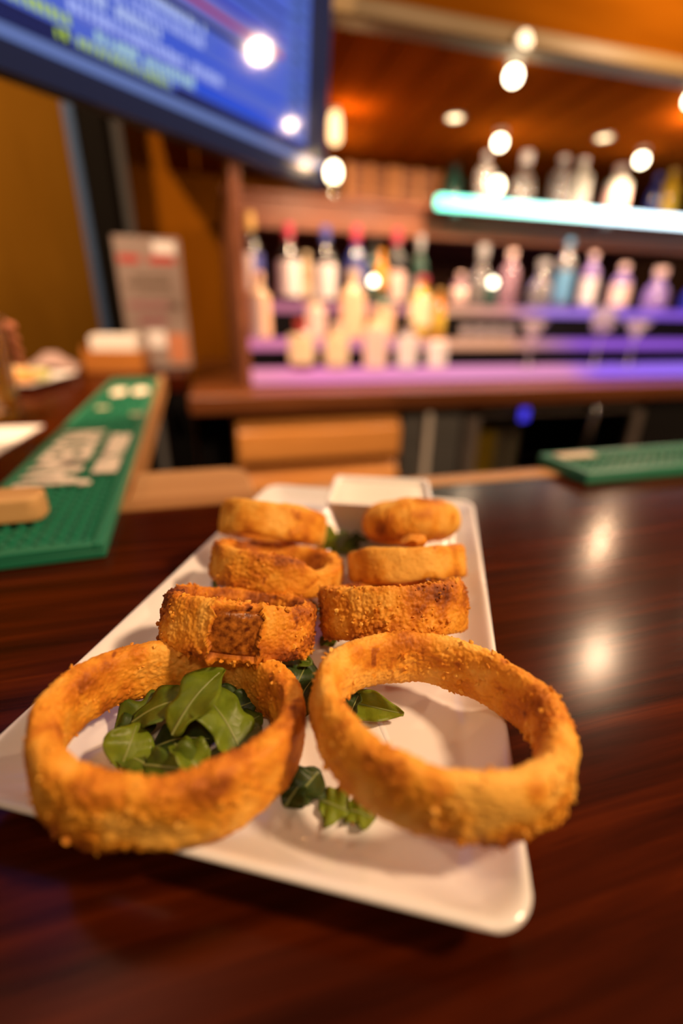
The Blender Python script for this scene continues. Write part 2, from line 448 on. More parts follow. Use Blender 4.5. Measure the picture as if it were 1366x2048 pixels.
# ------------------------------------------------------------------ main bar
EDGE_Y = 0.408
bar = thing('bar_counter', 'dark red mahogany L-shaped bar counter under the white platter', 'counter', (0, 0, -BT))


def barpart(mb, name, m, **k):
    return mb.build(name, m, bar, loc=(0, 0, BT), **k)


WN, WF = at_z(242, 1020, 0), at_z(325, 765, 0)      # inner edge of the wing
wd = Vector((WF.x - WN.x, WF.y - WN.y)).normalized()


def wing_x(y, off=0.0):
    return WN.x + (y - WN.y) * wd.x / wd.y + off


TR = 0.017
barpart(MB().prism([(-1.7, -0.75), (1.9, -0.75), (1.9, EDGE_Y), (wing_x(EDGE_Y, -TR), EDGE_Y), (wing_x(1.455, -TR), 1.455), (-0.082, 1.455), (-0.082, 1.80), (-1.2, 1.80), (-1.7, 1.58)], -0.045, 0.0), 'bar_top', M_MAHOG, bevel=0.002)
barpart(MB().prism([(wing_x(EDGE_Y + 0.0005, -TR + 0.0005), EDGE_Y + 0.0005), (1.9, EDGE_Y + 0.0005), (1.9, EDGE_Y + 0.028), (wing_x(EDGE_Y + 0.028, -TR + 0.0005), EDGE_Y + 0.028)], -0.045, 0.0015), 'edge_trim', M_TRIMW, bevel=0.002)
barpart(MB().prism([(wing_x(EDGE_Y + 0.0285, -TR + 0.0005), EDGE_Y + 0.0285), (wing_x(EDGE_Y + 0.0285), EDGE_Y + 0.0285), (wing_x(1.454), 1.454), (wing_x(1.454, -TR + 0.0005), 1.454)], -0.045, 0.0015), 'edge_trim', M_TRIMW, bevel=0.002)
barpart(MB().box(-1.6, 1.85, 0.15, 0.36, -BT, -0.0455), 'front_cabinet', M_BLACK)
barpart(MB().box(-0.155, -0.080, 1.462, 1.63, -BT, -0.0455), 'shade_box', M_BLACK)  # black box added for the shade below the bar return
barpart(MB().prism([(-0.55, 0.361), (-0.20, 0.361), (-0.24, 1.62), (-0.55, 1.62)], -BT, -0.0455), 'wing_cabinet', M_BLACK)

a, b_, c, d = [at_z(*q, -0.004) for q in ((262, 1014), (515, 985), (494, 932), (292, 940))]
lg = MB().prism([(wing_x(0.4375, 0.001), 0.4375), (0.030, 0.4375), (0.028, 0.505), (0.021, 0.528), (0.004, 0.536), (wing_x(0.536, 0.001), 0.536)], -0.026, -0.004).build('wooden_ledge', M_LEDGE, loc=W3((0, 0, 0)), bevel=0.003)
tag(lg, 'pale wooden ledge in the inner corner of the bar, behind the onion rings', 'ledge')

# ------------------------------------------------------------------ green rubber rail mats


def rail_mat(name, label, corner, ang, length, width, thick, nx, ny):
    t = thing(name, label, 'bar mat', (*corner, 0.0003), (0, 0, ang))
    MB().box(0, length, 0, width, 0, thick * 0.55).build('base', M_RUBBER, t, bevel=0.0012)
    rim = MB()
    bw = 0.008
    rim.box(0, length, 0, bw, thick * 0.5, thick).box(0, length, width - bw, width, thick * 0.5, thick)
    rim.box(0, bw, bw, width - bw, thick * 0.5, thick).box(length - bw, length, bw, width - bw, thick * 0.5, thick)
    rim.build('raised_border', M_RUBBER, t, bevel=0.0012)
    nib = MB()
    for i in range(nx):
        for j in range(ny):
            x = bw + (length - 2 * bw) * (i + 0.5) / nx; y = bw + (width - 2 * bw) * (j + 0.5) / ny
            nib.lathe([(0.0036, thick * 0.5), (0.0030, thick * 0.97), (0.0012, thick)], 6, c=(x, y, 0))
    o = nib.build('rubber_nibs', M_RUBBER, t, smooth=40); o['kind'] = 'stuff'
    return t


def text_mesh(name, body, size, m, parent, loc, rot=(0, 0, 0), sx=1.0, bold=0.012, ext=0.0004):
    c = bpy.data.curves.new(name, 'FONT'); c.body = body; c.size = size; c.extrude = ext; c.offset = bold * size; c.align_x = 'LEFT'
    tmp = bpy.data.objects.new(name, c); COL.objects.link(tmp)
    dg = bpy.context.evaluated_depsgraph_get(); dg.update()
    me = bpy.data.meshes.new_from_object(tmp.evaluated_get(dg))
    bpy.data.objects.remove(tmp)
    me.materials.clear(); me.materials.append(m)
    o = bpy.data.objects.new(name, me); COL.objects.link(o)
    o.parent = parent; o.location = loc; o.rotation_euler = rot; o.scale = (sx, 1, 1)
    return o


TH = 0.012
mn, mf = at_z(207, 1086, TH), at_z(316, 756, TH)
mdir = Vector((mf.x - mn.x, mf.y - mn.y)); ml = mdir.length; mang = math.atan2(mdir.y, mdir.x)
MW = 0.108
# local x runs away from the camera along the wing, local y to the left
m1 = rail_mat('rail_mat', 'long green rubber rail mat with cream lettering on the left wing of the bar', (mn.x, mn.y), mang, ml, MW, TH, 76, 9)


def mat_local(px, py):
    q = at_z(px, py, TH); v = Vector((q.x - mn.x, q.y - mn.y)); v.rotate(Matrix.Rotation(-mang, 2))
    return v


q0, q1 = mat_local(205, 965), mat_local(225, 862)
lx0, lx1 = mat_local(150, 968).x, mat_local(200, 862).x
o = text_mesh('lettering', 'JAMESON', 0.068, M_PRINT, m1, (lx0, 0.047, TH + 0.0003), bold=0.032)
bw_ = max(v.co.x for v in o.data.vertices); o.scale = ((lx1 - lx0) / bw_, 1.0, 1)
lx2, lx3 = mat_local(215, 945).x, mat_local(255, 866).x
o = text_mesh('lettering', 'IRISH WHISKEY', 0.027, M_PRINT, m1, (lx2, 0.0115, TH + 0.0003), bold=0.05)
bw_ = max(v.co.x for v in o.data.vertices); o.scale = ((lx3 - lx2) / bw_, 1.15, 1)
for px, py in ((205, 816), (274, 829)):
    q = mat_local(px, py)
    MB().lathe([(0.011, 0), (0.011, 0.0008)], 20, c=(q.x, q.y, TH)).build('round_print', M_PRINT2, m1)
for px, py, ry in ((238, 784, 0.0145), (281, 782, 0.0165)):
    q = mat_local(px, py)
    MB().prism([(q.x + 0.055 * math.cos(R(k)) * (1 if abs(math.cos(R(k))) < .8 else .9), q.y + ry * math.sin(R(k))) for k in range(0, 360, 20)], TH, TH + 0.0008).build('emblem_print', M_PRINT, m1)

rn, rf = at_z(1166, 969, 0), at_z(1104, 905, TH)
m2 = rail_mat('rail_mat', 'green rubber rail mat at the right edge of the bar, with one cream plate', (0.371, 0.374), R(0.8), 0.62, 0.078, 0.013, 48, 6)
MB().box(0.012, 0.062, 0.052, 0.070, 0.0125, 0.0145).build('blank_plate', mat('beige_plate', (0.60, 0.49, 0.33), 0.5), m2, bevel=0.001)

# ------------------------------------------------------------------ things on the left wing
# paddle board end
pb = [(-0.30, 0.405), (-0.30, 0.362), (-0.146, 0.366), (-0.140, 0.3685), (-0.1375, 0.374), (-0.1375, 0.386), (-0.141, 0.393), (-0.150, 0.396)]
o = MB().prism(pb, TH + 0.0012, TH + 0.021).build('wooden_board', M_BLOCK, loc=W3((0, 0, 0)), bevel=0.002)
tag(o, 'thick pale wooden board lying on the near end of the left rail mat', 'board')
# paper sheet
o = MB().prism([(-0.262, 0.795), (-0.34, 0.80), (-0.36, 0.60), (-0.268, 0.60)], 0.0004, 0.0016).build('paper_sheet', M_PAPER, loc=W3((0, 0, 0)))
tag(o, 'blank white paper sheet on the bar at the left edge', 'paper')


def rounded_rect(w, l, r, n=6):
    pts = []
    for cxx, cyy, a0 in ((w / 2 - r, l / 2 - r, 0), (-w / 2 + r, l / 2 - r, 90), (-w / 2 + r, -l / 2 + r, 180), (w / 2 - r, -l / 2 + r, 270)):
        for k in range(n + 1):
            a = R(a0 + 90 * k / n); pts.append((cxx + r * math.cos(a), cyy + r * math.sin(a)))
    return pts


def dish(name, w, l, prof, m, parent=None, loc=None, rot=None, rad=0.012, n=6):
    """prof: list of (inset, z) from the centre of the underside over the rim to the centre of the top"""
    mb = MB(); loops = []
    for ins, z in prof:
        r = max(rad - ins * 0.3, 0.003)
        lp = [(x, y, z) for x, y in rounded_rect(w - 2 * ins, l - 2 * ins, r, n)]
        loops.append(lp)
    v = [p for lp in loops for p in lp]; k = len(loops[0]); f = []
    for i in range(len(loops) - 1):
        for j in range(k):
            f.append((i * k + j, i * k + (j + 1) % k, (i + 1) * k + (j + 1) % k, (i + 1) * k + j))
    f.append(tuple(range(k - 1, -1, -1))); b0 = (len(loops) - 1) * k; f.append(tuple(range(b0, b0 + k)))
    mb.add(v, f)
    return mb.build(name, m, parent, loc, rot, smooth=70)


DP = [(0.030, 0.0), (0.027, 0.0), (0.024, 0.002), (0.006, 0.0125), (0.001, 0.0152), (0.0, 0.0164), (0.0006, 0.0174), (0.0020, 0.0178), (0.0036, 0.0170), (0.007, 0.0138), (0.014, 0.0085), (0.018, 0.0066), (0.023, 0.0060), (0.040, 0.0058)]
# plate with food far along the wing
fp = thing('food_plate', 'white plate of food at the far end of the left wing', 'plate', (-0.47, 1.31, 0.0003), (0, 0, R(-8)))
dish('dish', 0.20, 0.26, DP, M_CHINA, fp)
for k, (x, y, z, s, cl) in enumerate(((-0.03, -0.02, 0.0247, 0.020, (0.62, 0.27, 0.05)), (0.03, -0.04, 0.0235, 0.019, (0.66, 0.32, 0.08)), (0.0, 0.03, 0.0255, 0.021, (0.70, 0.50, 0.26)), (0.05, 0.02, 0.0215, 0.017, (0.50, 0.48, 0.18)))):
    mb = MB()
    pr = [(s * 1.5 * math.cos(a), z + s * math.sin(a) * 0.85) for a in [R(q) for q in range(-80, 81, 20)]]
    mb.lathe(pr, 14, c=(x, y, 0))
    mb.v = [(px_ + random.uniform(-.003, .003), py_ + random.uniform(-.003, .003), pz_ + random.uniform(-.002, .002)) for px_, py_, pz_ in mb.v]
    f = mb.build('fritter', mat('fritter_%d' % k, cl, 0.6), loc=fp.location, smooth=80)
    tag(f, ['orange fried bite at the near left of the far food plate', 'orange fried bite at the near right of the far food plate', 'pale fried bite at the back of the far food plate', 'greenish bite at the right end of the far food plate'][k], 'food', 'food bites on the far plate')
nap = MB(); G = 14
for i in range(G):
    for j in range(G):
        x = -0.07 + 0.14 * i / (G - 1); y = -0.05 + 0.10 * j / (G - 1)
        nap.v.append((x, y, 0.004 + 0.052 * math.exp(-(x * x / 0.003 + y * y / 0.0022)) + 0.006 * math.sin(x * 90 + y * 60) ** 2))
nap.f += [(i * G + j, (i + 1) * G + j, (i + 1) * G + j + 1, i * G + j + 1) for i in range(G - 1) for j in range(G - 1)]
o = nap.build('crumpled_napkin', mat('mauve_napkin', (0.40, 0.27, 0.24), 0.8), loc=W3((-0.45, 1.555, 0)), smooth=80)
md = o.modifiers.new('thickness', 'SOLIDIFY'); md.thickness = 0.002; md.offset = 1
tag(o, 'crumpled greyish napkin behind the far food plate', 'napkin')
# napkin caddy
CX, CYY = -0.282, 1.602
cd = thing('napkin_caddy', 'orange-brown wooden napkin caddy at the far end of the bar wing', 'caddy', (CX, CYY, 0.0003), (0, 0, R(-6)))
M_CADDY = wood('caddy_wood', (0.36, 0.12, 0.02), (0.52, 0.20, 0.04), scale=(6, 40, 40), rough=0.4)
MB().box(-0.085, 0.085, -0.055, 0.055, 0, 0.008).build('base', M_CADDY, cd, bevel=0.002)
MB().box(-0.085, 0.085, -0.055, -0.047, 0.0082, 0.062).build('front_panel', M_CADDY, cd, bevel=0.002)
MB().box(-0.085, 0.085, 0.047, 0.055, 0.0082, 0.062).build('back_panel', M_CADDY, cd, bevel=0.002)
MB().box(-0.085, -0.077, -0.046, 0.046, 0.0082, 0.075).build('side_panel', M_CADDY, cd, bevel=0.002)
MB().box(0.077, 0.085, -0.046, 0.046, 0.0082, 0.062).build('side_panel', M_CADDY, cd, bevel=0.002)
nb = MB()
np_ = thing('napkin_stack', 'stack of white paper napkins standing in the wooden caddy', 'napkins', (CX, CYY, 0.0088), (0, 0, R(-6)))
for k in range(9):
    x = -0.062 + 0.0145 * k
    MB().box(-0.060, 0.070, -0.042 + 0.0094 * k, -0.0345 + 0.0094 * k, 0, 0.088 + random.uniform(0, 0.012)).build('napkin', M_PAPER, np_, bevel=0.002)
# menu stand
MY = 1.70
mtl, mtr = at_y(224, 482, MY), at_y(357, 476, MY)
mx = (mtl.x + mtr.x) / 2
ms = thing('menu_stand', 'upright white printed menu stand at the far end of the bar', 'menu', (mx, MY, 0.0003), (R(-2), 0, R(2)))
MSC = (mtr.x - mtl.x) / 0.176
MB().box(-0.088 * MSC, 0.088 * MSC, -0.003, 0.003, 0, mtr.z).build('card', mat('menu_card', (0.27, 0.20, 0.17), 0.45), ms, bevel=0.001)
MB().box(-0.080, 0.070, -0.028, 0.028, -0.0, 0.006).build('foot', M_STEEL, ms, bevel=0.001)
M_RED = mat('red_print', (0.42, 0.035, 0.025), 0.5); M_GREY = mat('grey_print', (0.16, 0.11, 0.08), 0.5); M_PURP = mat('plum_print', (0.26, 0.10, 0.11), 0.5); M_WHT = mat('white_print', (0.78, 0.72, 0.70), 0.5); M_OR = mat('photo_print', (0.50, 0.18, 0.08), 0.5)
for (x0, x1, z0, z1, m) in ((-0.080, -0.025, 0.292, 0.312, M_RED), (0.0, 0.070, 0.292, 0.312, M_RED), (0.015, 0.075, 0.318, 0.350, M_WHT), (-0.05, 0.055, 0.250, 0.262, M_GREY), (-0.07, 0.05, 0.232, 0.242, M_GREY), (-0.05, 0.06, 0.214, 0.222, M_GREY),
                             (-0.07, 0.07, 0.172, 0.188, M_PURP), (0.04, 0.07, 0.170, 0.190, M_GREY), (-0.05, 0.03, 0.128, 0.148, M_PURP), (-0.03, 0.02, 0.060, 0.110, M_WHT), (0.025, 0.080, 0.015, 0.100, M_OR)):
    MB().box(x0 * MSC, x1 * MSC, -0.0042, -0.0032, z0 * mtr.z / 0.36, z1 * mtr.z / 0.36).build('print_block', m, ms)

# beer glass and the guest's hand
BX, BY = -0.347, 0.872
bg = thing('beer_glass', 'tall amber beer glass held by a hand at the left edge', 'glass', (BX, BY, 0.0003))
M_GLASS = mat('clear_glass', (0.95, 0.95, 0.95), 0.03, trans=1.0)
MB().lathe([(0.028, 0.0), (0.030, 0.002), (0.031, 0.02), (0.039, 0.155), (0.0395, 0.156), (0.0375, 0.156), (0.0295, 0.021), (0.010, 0.018)], 28).build('tumbler', M_GLASS, bg, smooth=50)
MB().lathe([(0.010, 0.0185), (0.0290, 0.0215), (0.0362, 0.140), (0.010, 0.1405)], 28).build('beer', mat('beer', (0.80, 0.36, 0.03), 0.1, trans=0.55, ior=1.33), bg, smooth=50)


def skin_mesh(name, V, E, rad, m, levels=2):
    me = bpy.data.meshes.new(name); me.from_pydata([tuple(W3(v)) for v in V], E, []); me.update()
    o = bpy.data.objects.new(name, me); COL.objects.link(o)
    sk = o.modifiers.new('skin', 'SKIN'); sk.use_smooth_shade = True
    me.skin_vertices[0].data[0].use_root = True
    for i, r in enumerate(rad): me.skin_vertices[0].data[i].radius = (r, r)
    ss = o.modifiers.new('sub', 'SUBSURF'); ss.levels = levels; ss.render_levels = levels
    dg = bpy.context.evaluated_depsgraph_get(); dg.update()
    m2_ = bpy.data.meshes.new_from_object(o.evaluated_get(dg))
    bpy.data.objects.remove(o)
    m2_.materials.clear(); m2_.materials.append(m)
    for p in m2_.polygons: p.use_smooth = True
    o = bpy.data.objects.new(name, m2_); COL.objects.link(o)
    return o


M_SKIN = mat('skin', (0.50, 0.16, 0.075), 0.5, sss=0.1)
V = [(-0.78, 0.74, 0.060), (-0.62, 0.82, 0.085), (-0.500, 0.880, 0.108), (-0.455, 0.893, 0.112)]
E_ = [(0, 1), (1, 2), (2, 3)]; RD = [0.042, 0.036, 0.027, 0.026]
for k, zf in enumerate((0.140, 0.122, 0.104, 0.087)):
    prev = 3; L_ = (0.0, 0.02, 0.012, -0.03)[k]
    for ang, rr, rad in ((142, 0.056, 0.0105), (95, 0.050, 0.0092), (50, 0.0485, 0.0084), (14 - 400 * abs(L_) * 0.3, 0.0475, 0.0074)):
        ta = R(ang); V.append((BX + rr * math.cos(ta), BY + rr * math.sin(ta), zf + (0.004 if ang > 60 else 0))); RD.append(rad)
        E_.append((prev, len(V) - 1)); prev = len(V) - 1
prev = 3
for ang, rr, zf, rad in ((205, 0.060, 0.112, 0.0125), (238, 0.052, 0.122, 0.0105), (272, 0.0485, 0.130, 0.0085)):
    ta = R(ang); V.append((BX + rr * math.cos(ta), BY + rr * math.sin(ta), zf)); RD.append(rad); E_.append((prev, len(V) - 1)); prev = len(V) - 1
hand = skin_mesh('person', V, E_, RD, M_SKIN)
tag(hand, 'person at the left edge, only a hand wrapped around the beer glass', 'person')
MB().tube([W3(q) for q in ((-0.60, 0.830, 0.087), (-0.66, 0.80, 0.080), (-0.78, 0.74, 0.060), (-0.86, 0.70, 0.060), (-0.90, 0.66, 0.20))], [0.044, 0.047, 0.052, 0.056, 0.060], 16).build('sleeve', mat('dark_cloth', (0.03, 0.025, 0.03), 0.9), hand, smooth=60)

# ------------------------------------------------------------------ television
dh = CM @ _ray(1370, 645); dh[2] = 0; dh /= np.linalg.norm(dh)
nf = np.array([dh[1], -dh[0], 0.0]); tl = R(4)
uu = math.cos(tl) * np.array([0, 0, 1.0]) + math.sin(tl) * nf
nb_ = np.cross(uu, dh)                                       # away from the viewer
P0 = CM @ _ray(648, 345); P0 = P0 * (1.22 / P0[1])
tv = bpy.data.objects.new('television', None); COL.objects.link(tv)
tv.matrix_world = Matrix.Translation((P0[0], P0[1], P0[2] + CAM_H + BT)) @ Matrix([[dh[0], nb_[0], uu[0]], [dh[1], nb_[1], uu[1]], [dh[2], nb_[2], uu[2]]]).to_4x4() @ Matrix.Scale(1.22 / 1.45, 4)
tag(tv, 'large wall-hung television tilted down at the top left, rows of blue listings', 'television')
TW = 1.18
M_BEZEL = mat('navy_gloss', (0.014, 0.024, 0.095), 0.10, coat=0.3)  # bluish reflections on the bezel put into the base colour
M_SCREEN = mat('lit_screen', (0.004, 0.006, 0.012), 0.07, emit=(0.075, 0.125, 0.58), estr=1.0)
MB().box(-TW, 0.004, 0.004, 0.050, -0.036, 0.70).build('back_shell', M_BLACK, tv, bevel=0.004)
MB().box(-TW, 0.004, 0.000, 0.0035, -0.036, 0.0015).build('lower_bezel', M_BEZEL, tv, bevel=0.001)
MB().box(-TW, 0.000, -0.003, 0.0035, 0.0022, 0.0180).build('silver_strip', mat('silver_strip', (0.012, 0.016, 0.03), 0.12, emit=(0.115, 0.175, 0.44), estr=0.9), tv, bevel=0.001)  # blue sheen of the strip painted as a glow
MB().box(-TW, 0.004, 0.000, 0.0035, 0.0187, 0.70).build('glass_panel', M_BEZEL, tv)
screen = MB().box(-TW + 0.06, -0.080, -0.0012, -0.0002, 0.0285, 0.66).build('screen', M_SCREEN, tv)


def lit(name, c, s=1.0):
    return mat('lit_' + name, (0.004, 0.004, 0.008), 0.08, emit=c, estr=s)


def band(x0, x1, z0, z1, m, name='row_band'):
    MB().box(x0, x1, -0.0024, -0.0014, z0, z1).build(name, m, screen)


def glyph_row(x0, x1, z0, z1, m, step=0.011, fill=0.68):
    mb = MB(); x = x0
    while x < x1:
        w = step * random.uniform(0.5, 1.0) * fill
        if random.random() < 0.9:
            mb.box(x, x + w, -0.0034, -0.0025, z0, z0 + (z1 - z0) * random.uniform(0.8, 1.0))
        x += step
    o = mb.build('listing_text', m, screen); o['kind'] = 'stuff'


YEL = lit('yellow', (0.44, 0.62, 0.04)); PAL = lit('pale', (0.52, 0.62, 0.92)); MINT = lit('mint', (0.46, 0.72, 0.62)); WHB = lit('white_blue', (0.42, 0.50, 0.95))
NAVY = lit('navy', (0.010, 0.014, 0.075)); BLU = lit('blue', (0.020, 0.075, 0.62)); BLK = lit('black', (0.004, 0.005, 0.020)); REDL = lit('red', (0.36, 0.006, 0.010)); INK = lit('indigo', (0.030, 0.015, 0.33)); LAV = lit('lavender', (0.15, 0.17, 0.56)); COLB = lit('column', (0.075, 0.13, 0.44))
band(-TW + 0.06, -0.10, 0.0195, 0.0280, NAVY)
band(-TW + 0.06, -0.66, 0.0285, 0.0430, NAVY); band(-0.47, -0.082, 0.0285, 0.0375, NAVY)
glyph_row(-0.685, -0.478, 0.0290, 0.0420, YEL)
glyph_row(-0.62, -0.425, 0.0450, 0.0600, MINT); band(-0.42, -0.19, 0.0400, 0.0620, BLU)
glyph_row(-0.80, -0.66, 0.0480, 0.0620, YEL)
band(-0.65, -0.19, 0.0635, 0.0665, LAV)
glyph_row(-0.66, -0.36, 0.0680, 0.0850, WHB); band(-0.50, -0.17, 0.0930, 0.1010, BLU)
glyph_row(-0.70, -0.50, 0.0900, 0.1080, PAL)
glyph_row(-0.66, -0.40, 0.1120, 0.1270, WHB); band(-0.37, -0.25, 0.1210, 0.1270, BLU)
glyph_row(-0.70, -0.40, 0.1330, 0.1460, PAL)
band(-0.64, -0.205, 0.1480, 0.1570, BLK); band(-0.64, -0.20, 0.1565, 0.1690, LAV)
band(-0.60, -0.175, 0.1710, 0.1795, REDL); band(-0.60, -0.17, 0.1795, 0.1930, LAV)
band(-0.56, -0.17, 0.1945, 0.2020, INK); band(-0.52, -0.17, 0.2200, 0.2255, NAVY); band(-0.50, -0.16, 0.2450, 0.2500, NAVY)
for k in range(14):
    z = 0.045 + 0.0245 * k
    band(-0.155, -0.083, z, z + 0.017, COLB, 'column_cell')
    band(-0.135, -0.10, z + 0.0185, z + 0.0225, (NAVY, INK, BLK)[k % 3], 'column_dash')
MB().box(-0.70, -0.48, 0.0505, 0.075, 0.25, 0.45).build('wall_bracket', M_BLACK, tv)
MB().tube([(-0.59, 0.076, 0.35), (-0.59, 0.16, 0.40), (-0.59, 0.17, 0.74)], 0.018, 12).build('bracket_arm', M_BLACK, tv, smooth=60)

# ------------------------------------------------------------------ bottles


def g_mat(name, c, rough=0.06, trans=0.0):
    return mat('glass_' + name, c, rough, trans=trans, coat=0.5)


G_DARK = g_mat('dark', (0.010, 0.010, 0.014)); G_BLUE = g_mat('blue', (0.015, 0.025, 0.14)); G_AMBER = g_mat('amber', (0.60, 0.22, 0.012)); G_GREEN = g_mat('green', (0.02, 0.06, 0.045)); G_CREAM = g_mat('cream', (0.62, 0.45, 0.28)); G_RED = g_mat('red', (0.18, 0.02, 0.02))
G_CLEAR = mat('glass_clear', (0.93, 0.90, 0.92), 0.05, trans=0.85, coat=0.3); G_YEL = g_mat('yellow', (0.52, 0.34, 0.03)); G_ROSE = mat('glass_rose', (0.80, 0.50, 0.66), 0.08, trans=0.7, coat=0.3); G_LILAC = mat('glass_lilac', (0.52, 0.36, 0.88), 0.10, trans=0.6, coat=0.3); G_COBALT = g_mat('cobalt', (0.03, 0.04, 0.45)); G_TEAL = g_mat('teal', (0.025, 0.09, 0.075)); G_FROST = mat('glass_frost', (0.60, 0.62, 0.58), 0.4, trans=0.35)
LB = {k: mat('label_' + k, c, 0.55) for k, c in dict(white=(0.72, 0.66, 0.68), cream=(0.80, 0.64, 0.42), peach=(0.82, 0.52, 0.34), pink=(0.78, 0.56, 0.52), red=(0.50, 0.06, 0.05), gold=(0.48, 0.30, 0.09), blue=(0.06, 0.07, 0.30), orange=(0.75, 0.30, 0.02), green=(0.20, 0.30, 0.05), black=(0.01, 0.01, 0.01), rose=(0.42, 0.04, 0.08), grey=(0.36, 0.35, 0.37), sky=(0.10, 0.28, 0.50), yellow=(0.62, 0.42, 0.05)).items()}
PROF = {   # radius and height as fractions (of radius, of height) up to the cap
    'wine': [(0.92, 0), (1, 0.015), (1, 0.56), (0.86, 0.64), (0.45, 0.71), (0.36, 0.75), (0.34, 0.93), (0.40, 0.935), (0.40, 0.95)],
    'liquor': [(0.92, 0), (1, 0.02), (1, 0.66), (0.93, 0.70), (0.55, 0.76), (0.38, 0.79), (0.36, 0.92), (0.42, 0.925), (0.42, 0.94)],
    'squat': [(0.90, 0), (1, 0.03), (1, 0.60), (0.90, 0.68), (0.50, 0.76), (0.42, 0.80), (0.42, 0.93), (0.46, 0.935)],
    'can': [(0.86, 0), (1, 0.04), (1, 0.90), (0.86, 0.97)],
    'decanter': [(0.85, 0), (1, 0.04), (1.0, 0.40), (0.80, 0.55), (0.42, 0.66), (0.38, 0.84), (0.48, 0.86)],
}


def bottle(px, py_top, Y, zb, r, kind, glass, lab, cap, label, lab_z=(0.14, 0.52), cap2=None, half=None, pourer=False, group=None):
    q = at_y(px, py_top, Y)
    x = at_y(px, (py_top + 60), Y).x
    H = min(q.z, CZ - 0.012) - zb - 0.0005
    t = thing('can' if kind == 'can' else ('decanter' if kind == 'decanter' else 'bottle'), label, 'can' if kind == 'can' else 'bottle', (x, Y, zb + 0.0005), (0, 0, R(random.uniform(-25, 25))), group)
    pr = [(a * r, z * H) for a, z in PROF[kind]]
    MB().lathe(pr, 24).build('body', glass, t, smooth=45)
    if lab:
        z0, z1 = lab_z
        if half:
            n = 24; v = []; f = []
            for nm, a0, a1 in ((lab, 180, 275), (half, 275, 365)):
                mb = MB(); vv = []; K = 12
                for k in range(K + 1):
                    a = R(a0 + (a1 - a0) * k / K)
                    for zz in (z0 * H, z1 * H):
                        for rr in (r * 1.004, r * 1.02): vv.append((rr * math.cos(a), rr * math.sin(a), zz))
                ff = []
                for k in range(K):
                    b0 = k * 4; b1 = b0 + 4
                    ff += [(b0 + 1, b1 + 1, b1 + 3, b0 + 3), (b0, b0 + 2, b1 + 2, b1), (b0 + 2, b0 + 3, b1 + 3, b1 + 2), (b0, b1, b1 + 1, b0 + 1)]
                ff += [(0, 1, 3, 2), (K * 4, K * 4 + 2, K * 4 + 3, K * 4 + 1)]
                mb.add(vv, ff).build('label', LB[nm], t, smooth=40)
            t.rotation_euler = (0, 0, 0)
        else:
            MB().lathe([(r * 1.003, z0 * H), (r * 1.02, z0 * H + 0.0005), (r * 1.02, z1 * H), (r * 1.003, z1 * H + 0.0005)], 28, close=False).build('label', LB[lab], t, smooth=45)
    if cap:
        zt = PROF[kind][-1][1] * H + 0.0004; rc = PROF[kind][-1][0] * r * 1.02
        if pourer:
            MB().lathe([(rc, zt - 0.02), (rc, zt + 0.004), (rc * 0.5, zt + 0.010), (rc * 0.4, H + 0.02)], 14).build('pourer', LB[cap], t, smooth=40)
        else:
            c0 = zt - (0.22 * H if kind == 'wine' else 0.05 * H)
            c0 = max(c0, PROF[kind][-3][1] * H * (0.86 if kind == 'wine' else 1.0))
            MB().lathe([(rc * 1.02, c0), (rc * 1.04, c0 + 0.001), (rc * 1.04, H - 0.001), (rc * 0.9, H)], 18).build('cap', LB[cap], t, smooth=40)
    return t


T1, T2, T3 = 0.001, 0.092, 0.210
Y1, Y2, Y3 = 1.565, 1.685, 1.82
# top step, left half
bottle(500, 425, Y3, T3, 0.040, 'wine', G_DARK, 'white', 'gold', 'dark bottle with gold neck, leftmost on the top step', (0.10, 0.55), half='blue')
bottle(577, 447, Y3, T3, 0.040, 'wine', G_DARK, 'white', 'rose', 'dark bottle with crimson neck and white label, second from left on the top step', (0.08, 0.54))
bottle(651, 452, Y3, T3, 0.038, 'wine', G_DARK, 'white', 'blue', 'dark bottle with blue neck and white label, third from left on the top step', (0.06, 0.52))
bottle(613, 505, Y3 + 0.06, T3, 0.026, 'liquor', G_CREAM, 'cream', 'cream', 'slim cream bottle behind the crimson and blue necked bottles', (0.1, 0.4))
bottle(712, 452, Y3, T3, 0.038, 'wine', G_BLUE, 'blue', 'rose', 'blue bottle with crimson neck on the top step', (0.30, 0.52))
bottle(748, 478, Y3 + 0.07, T3, 0.032, 'wine', G_GREEN, None, 'black', 'dark green bottle behind the blue crimson-necked bottle')
bottle(792, 458, Y3, T3, 0.036, 'wine', G_DARK, 'pink', 'rose', 'bottle with pale pink and orange label on the top step', (0.05, 0.45), half='pink')
bottle(762, 500, Y3 - 0.045, T3, 0.020, 'liquor', mat('label_orange2', (0.70, 0.27, 0.015), 0.5), None, 'orange', 'small orange bottle beside the pink-labelled bottle on the top step')
bottle(838, 470, Y3 + 0.06, T3, 0.030, 'wine', G_GREEN, 'grey', 'grey', 'dull green-grey bottle at the back of the top step, right of the pink label', (0.1, 0.4))
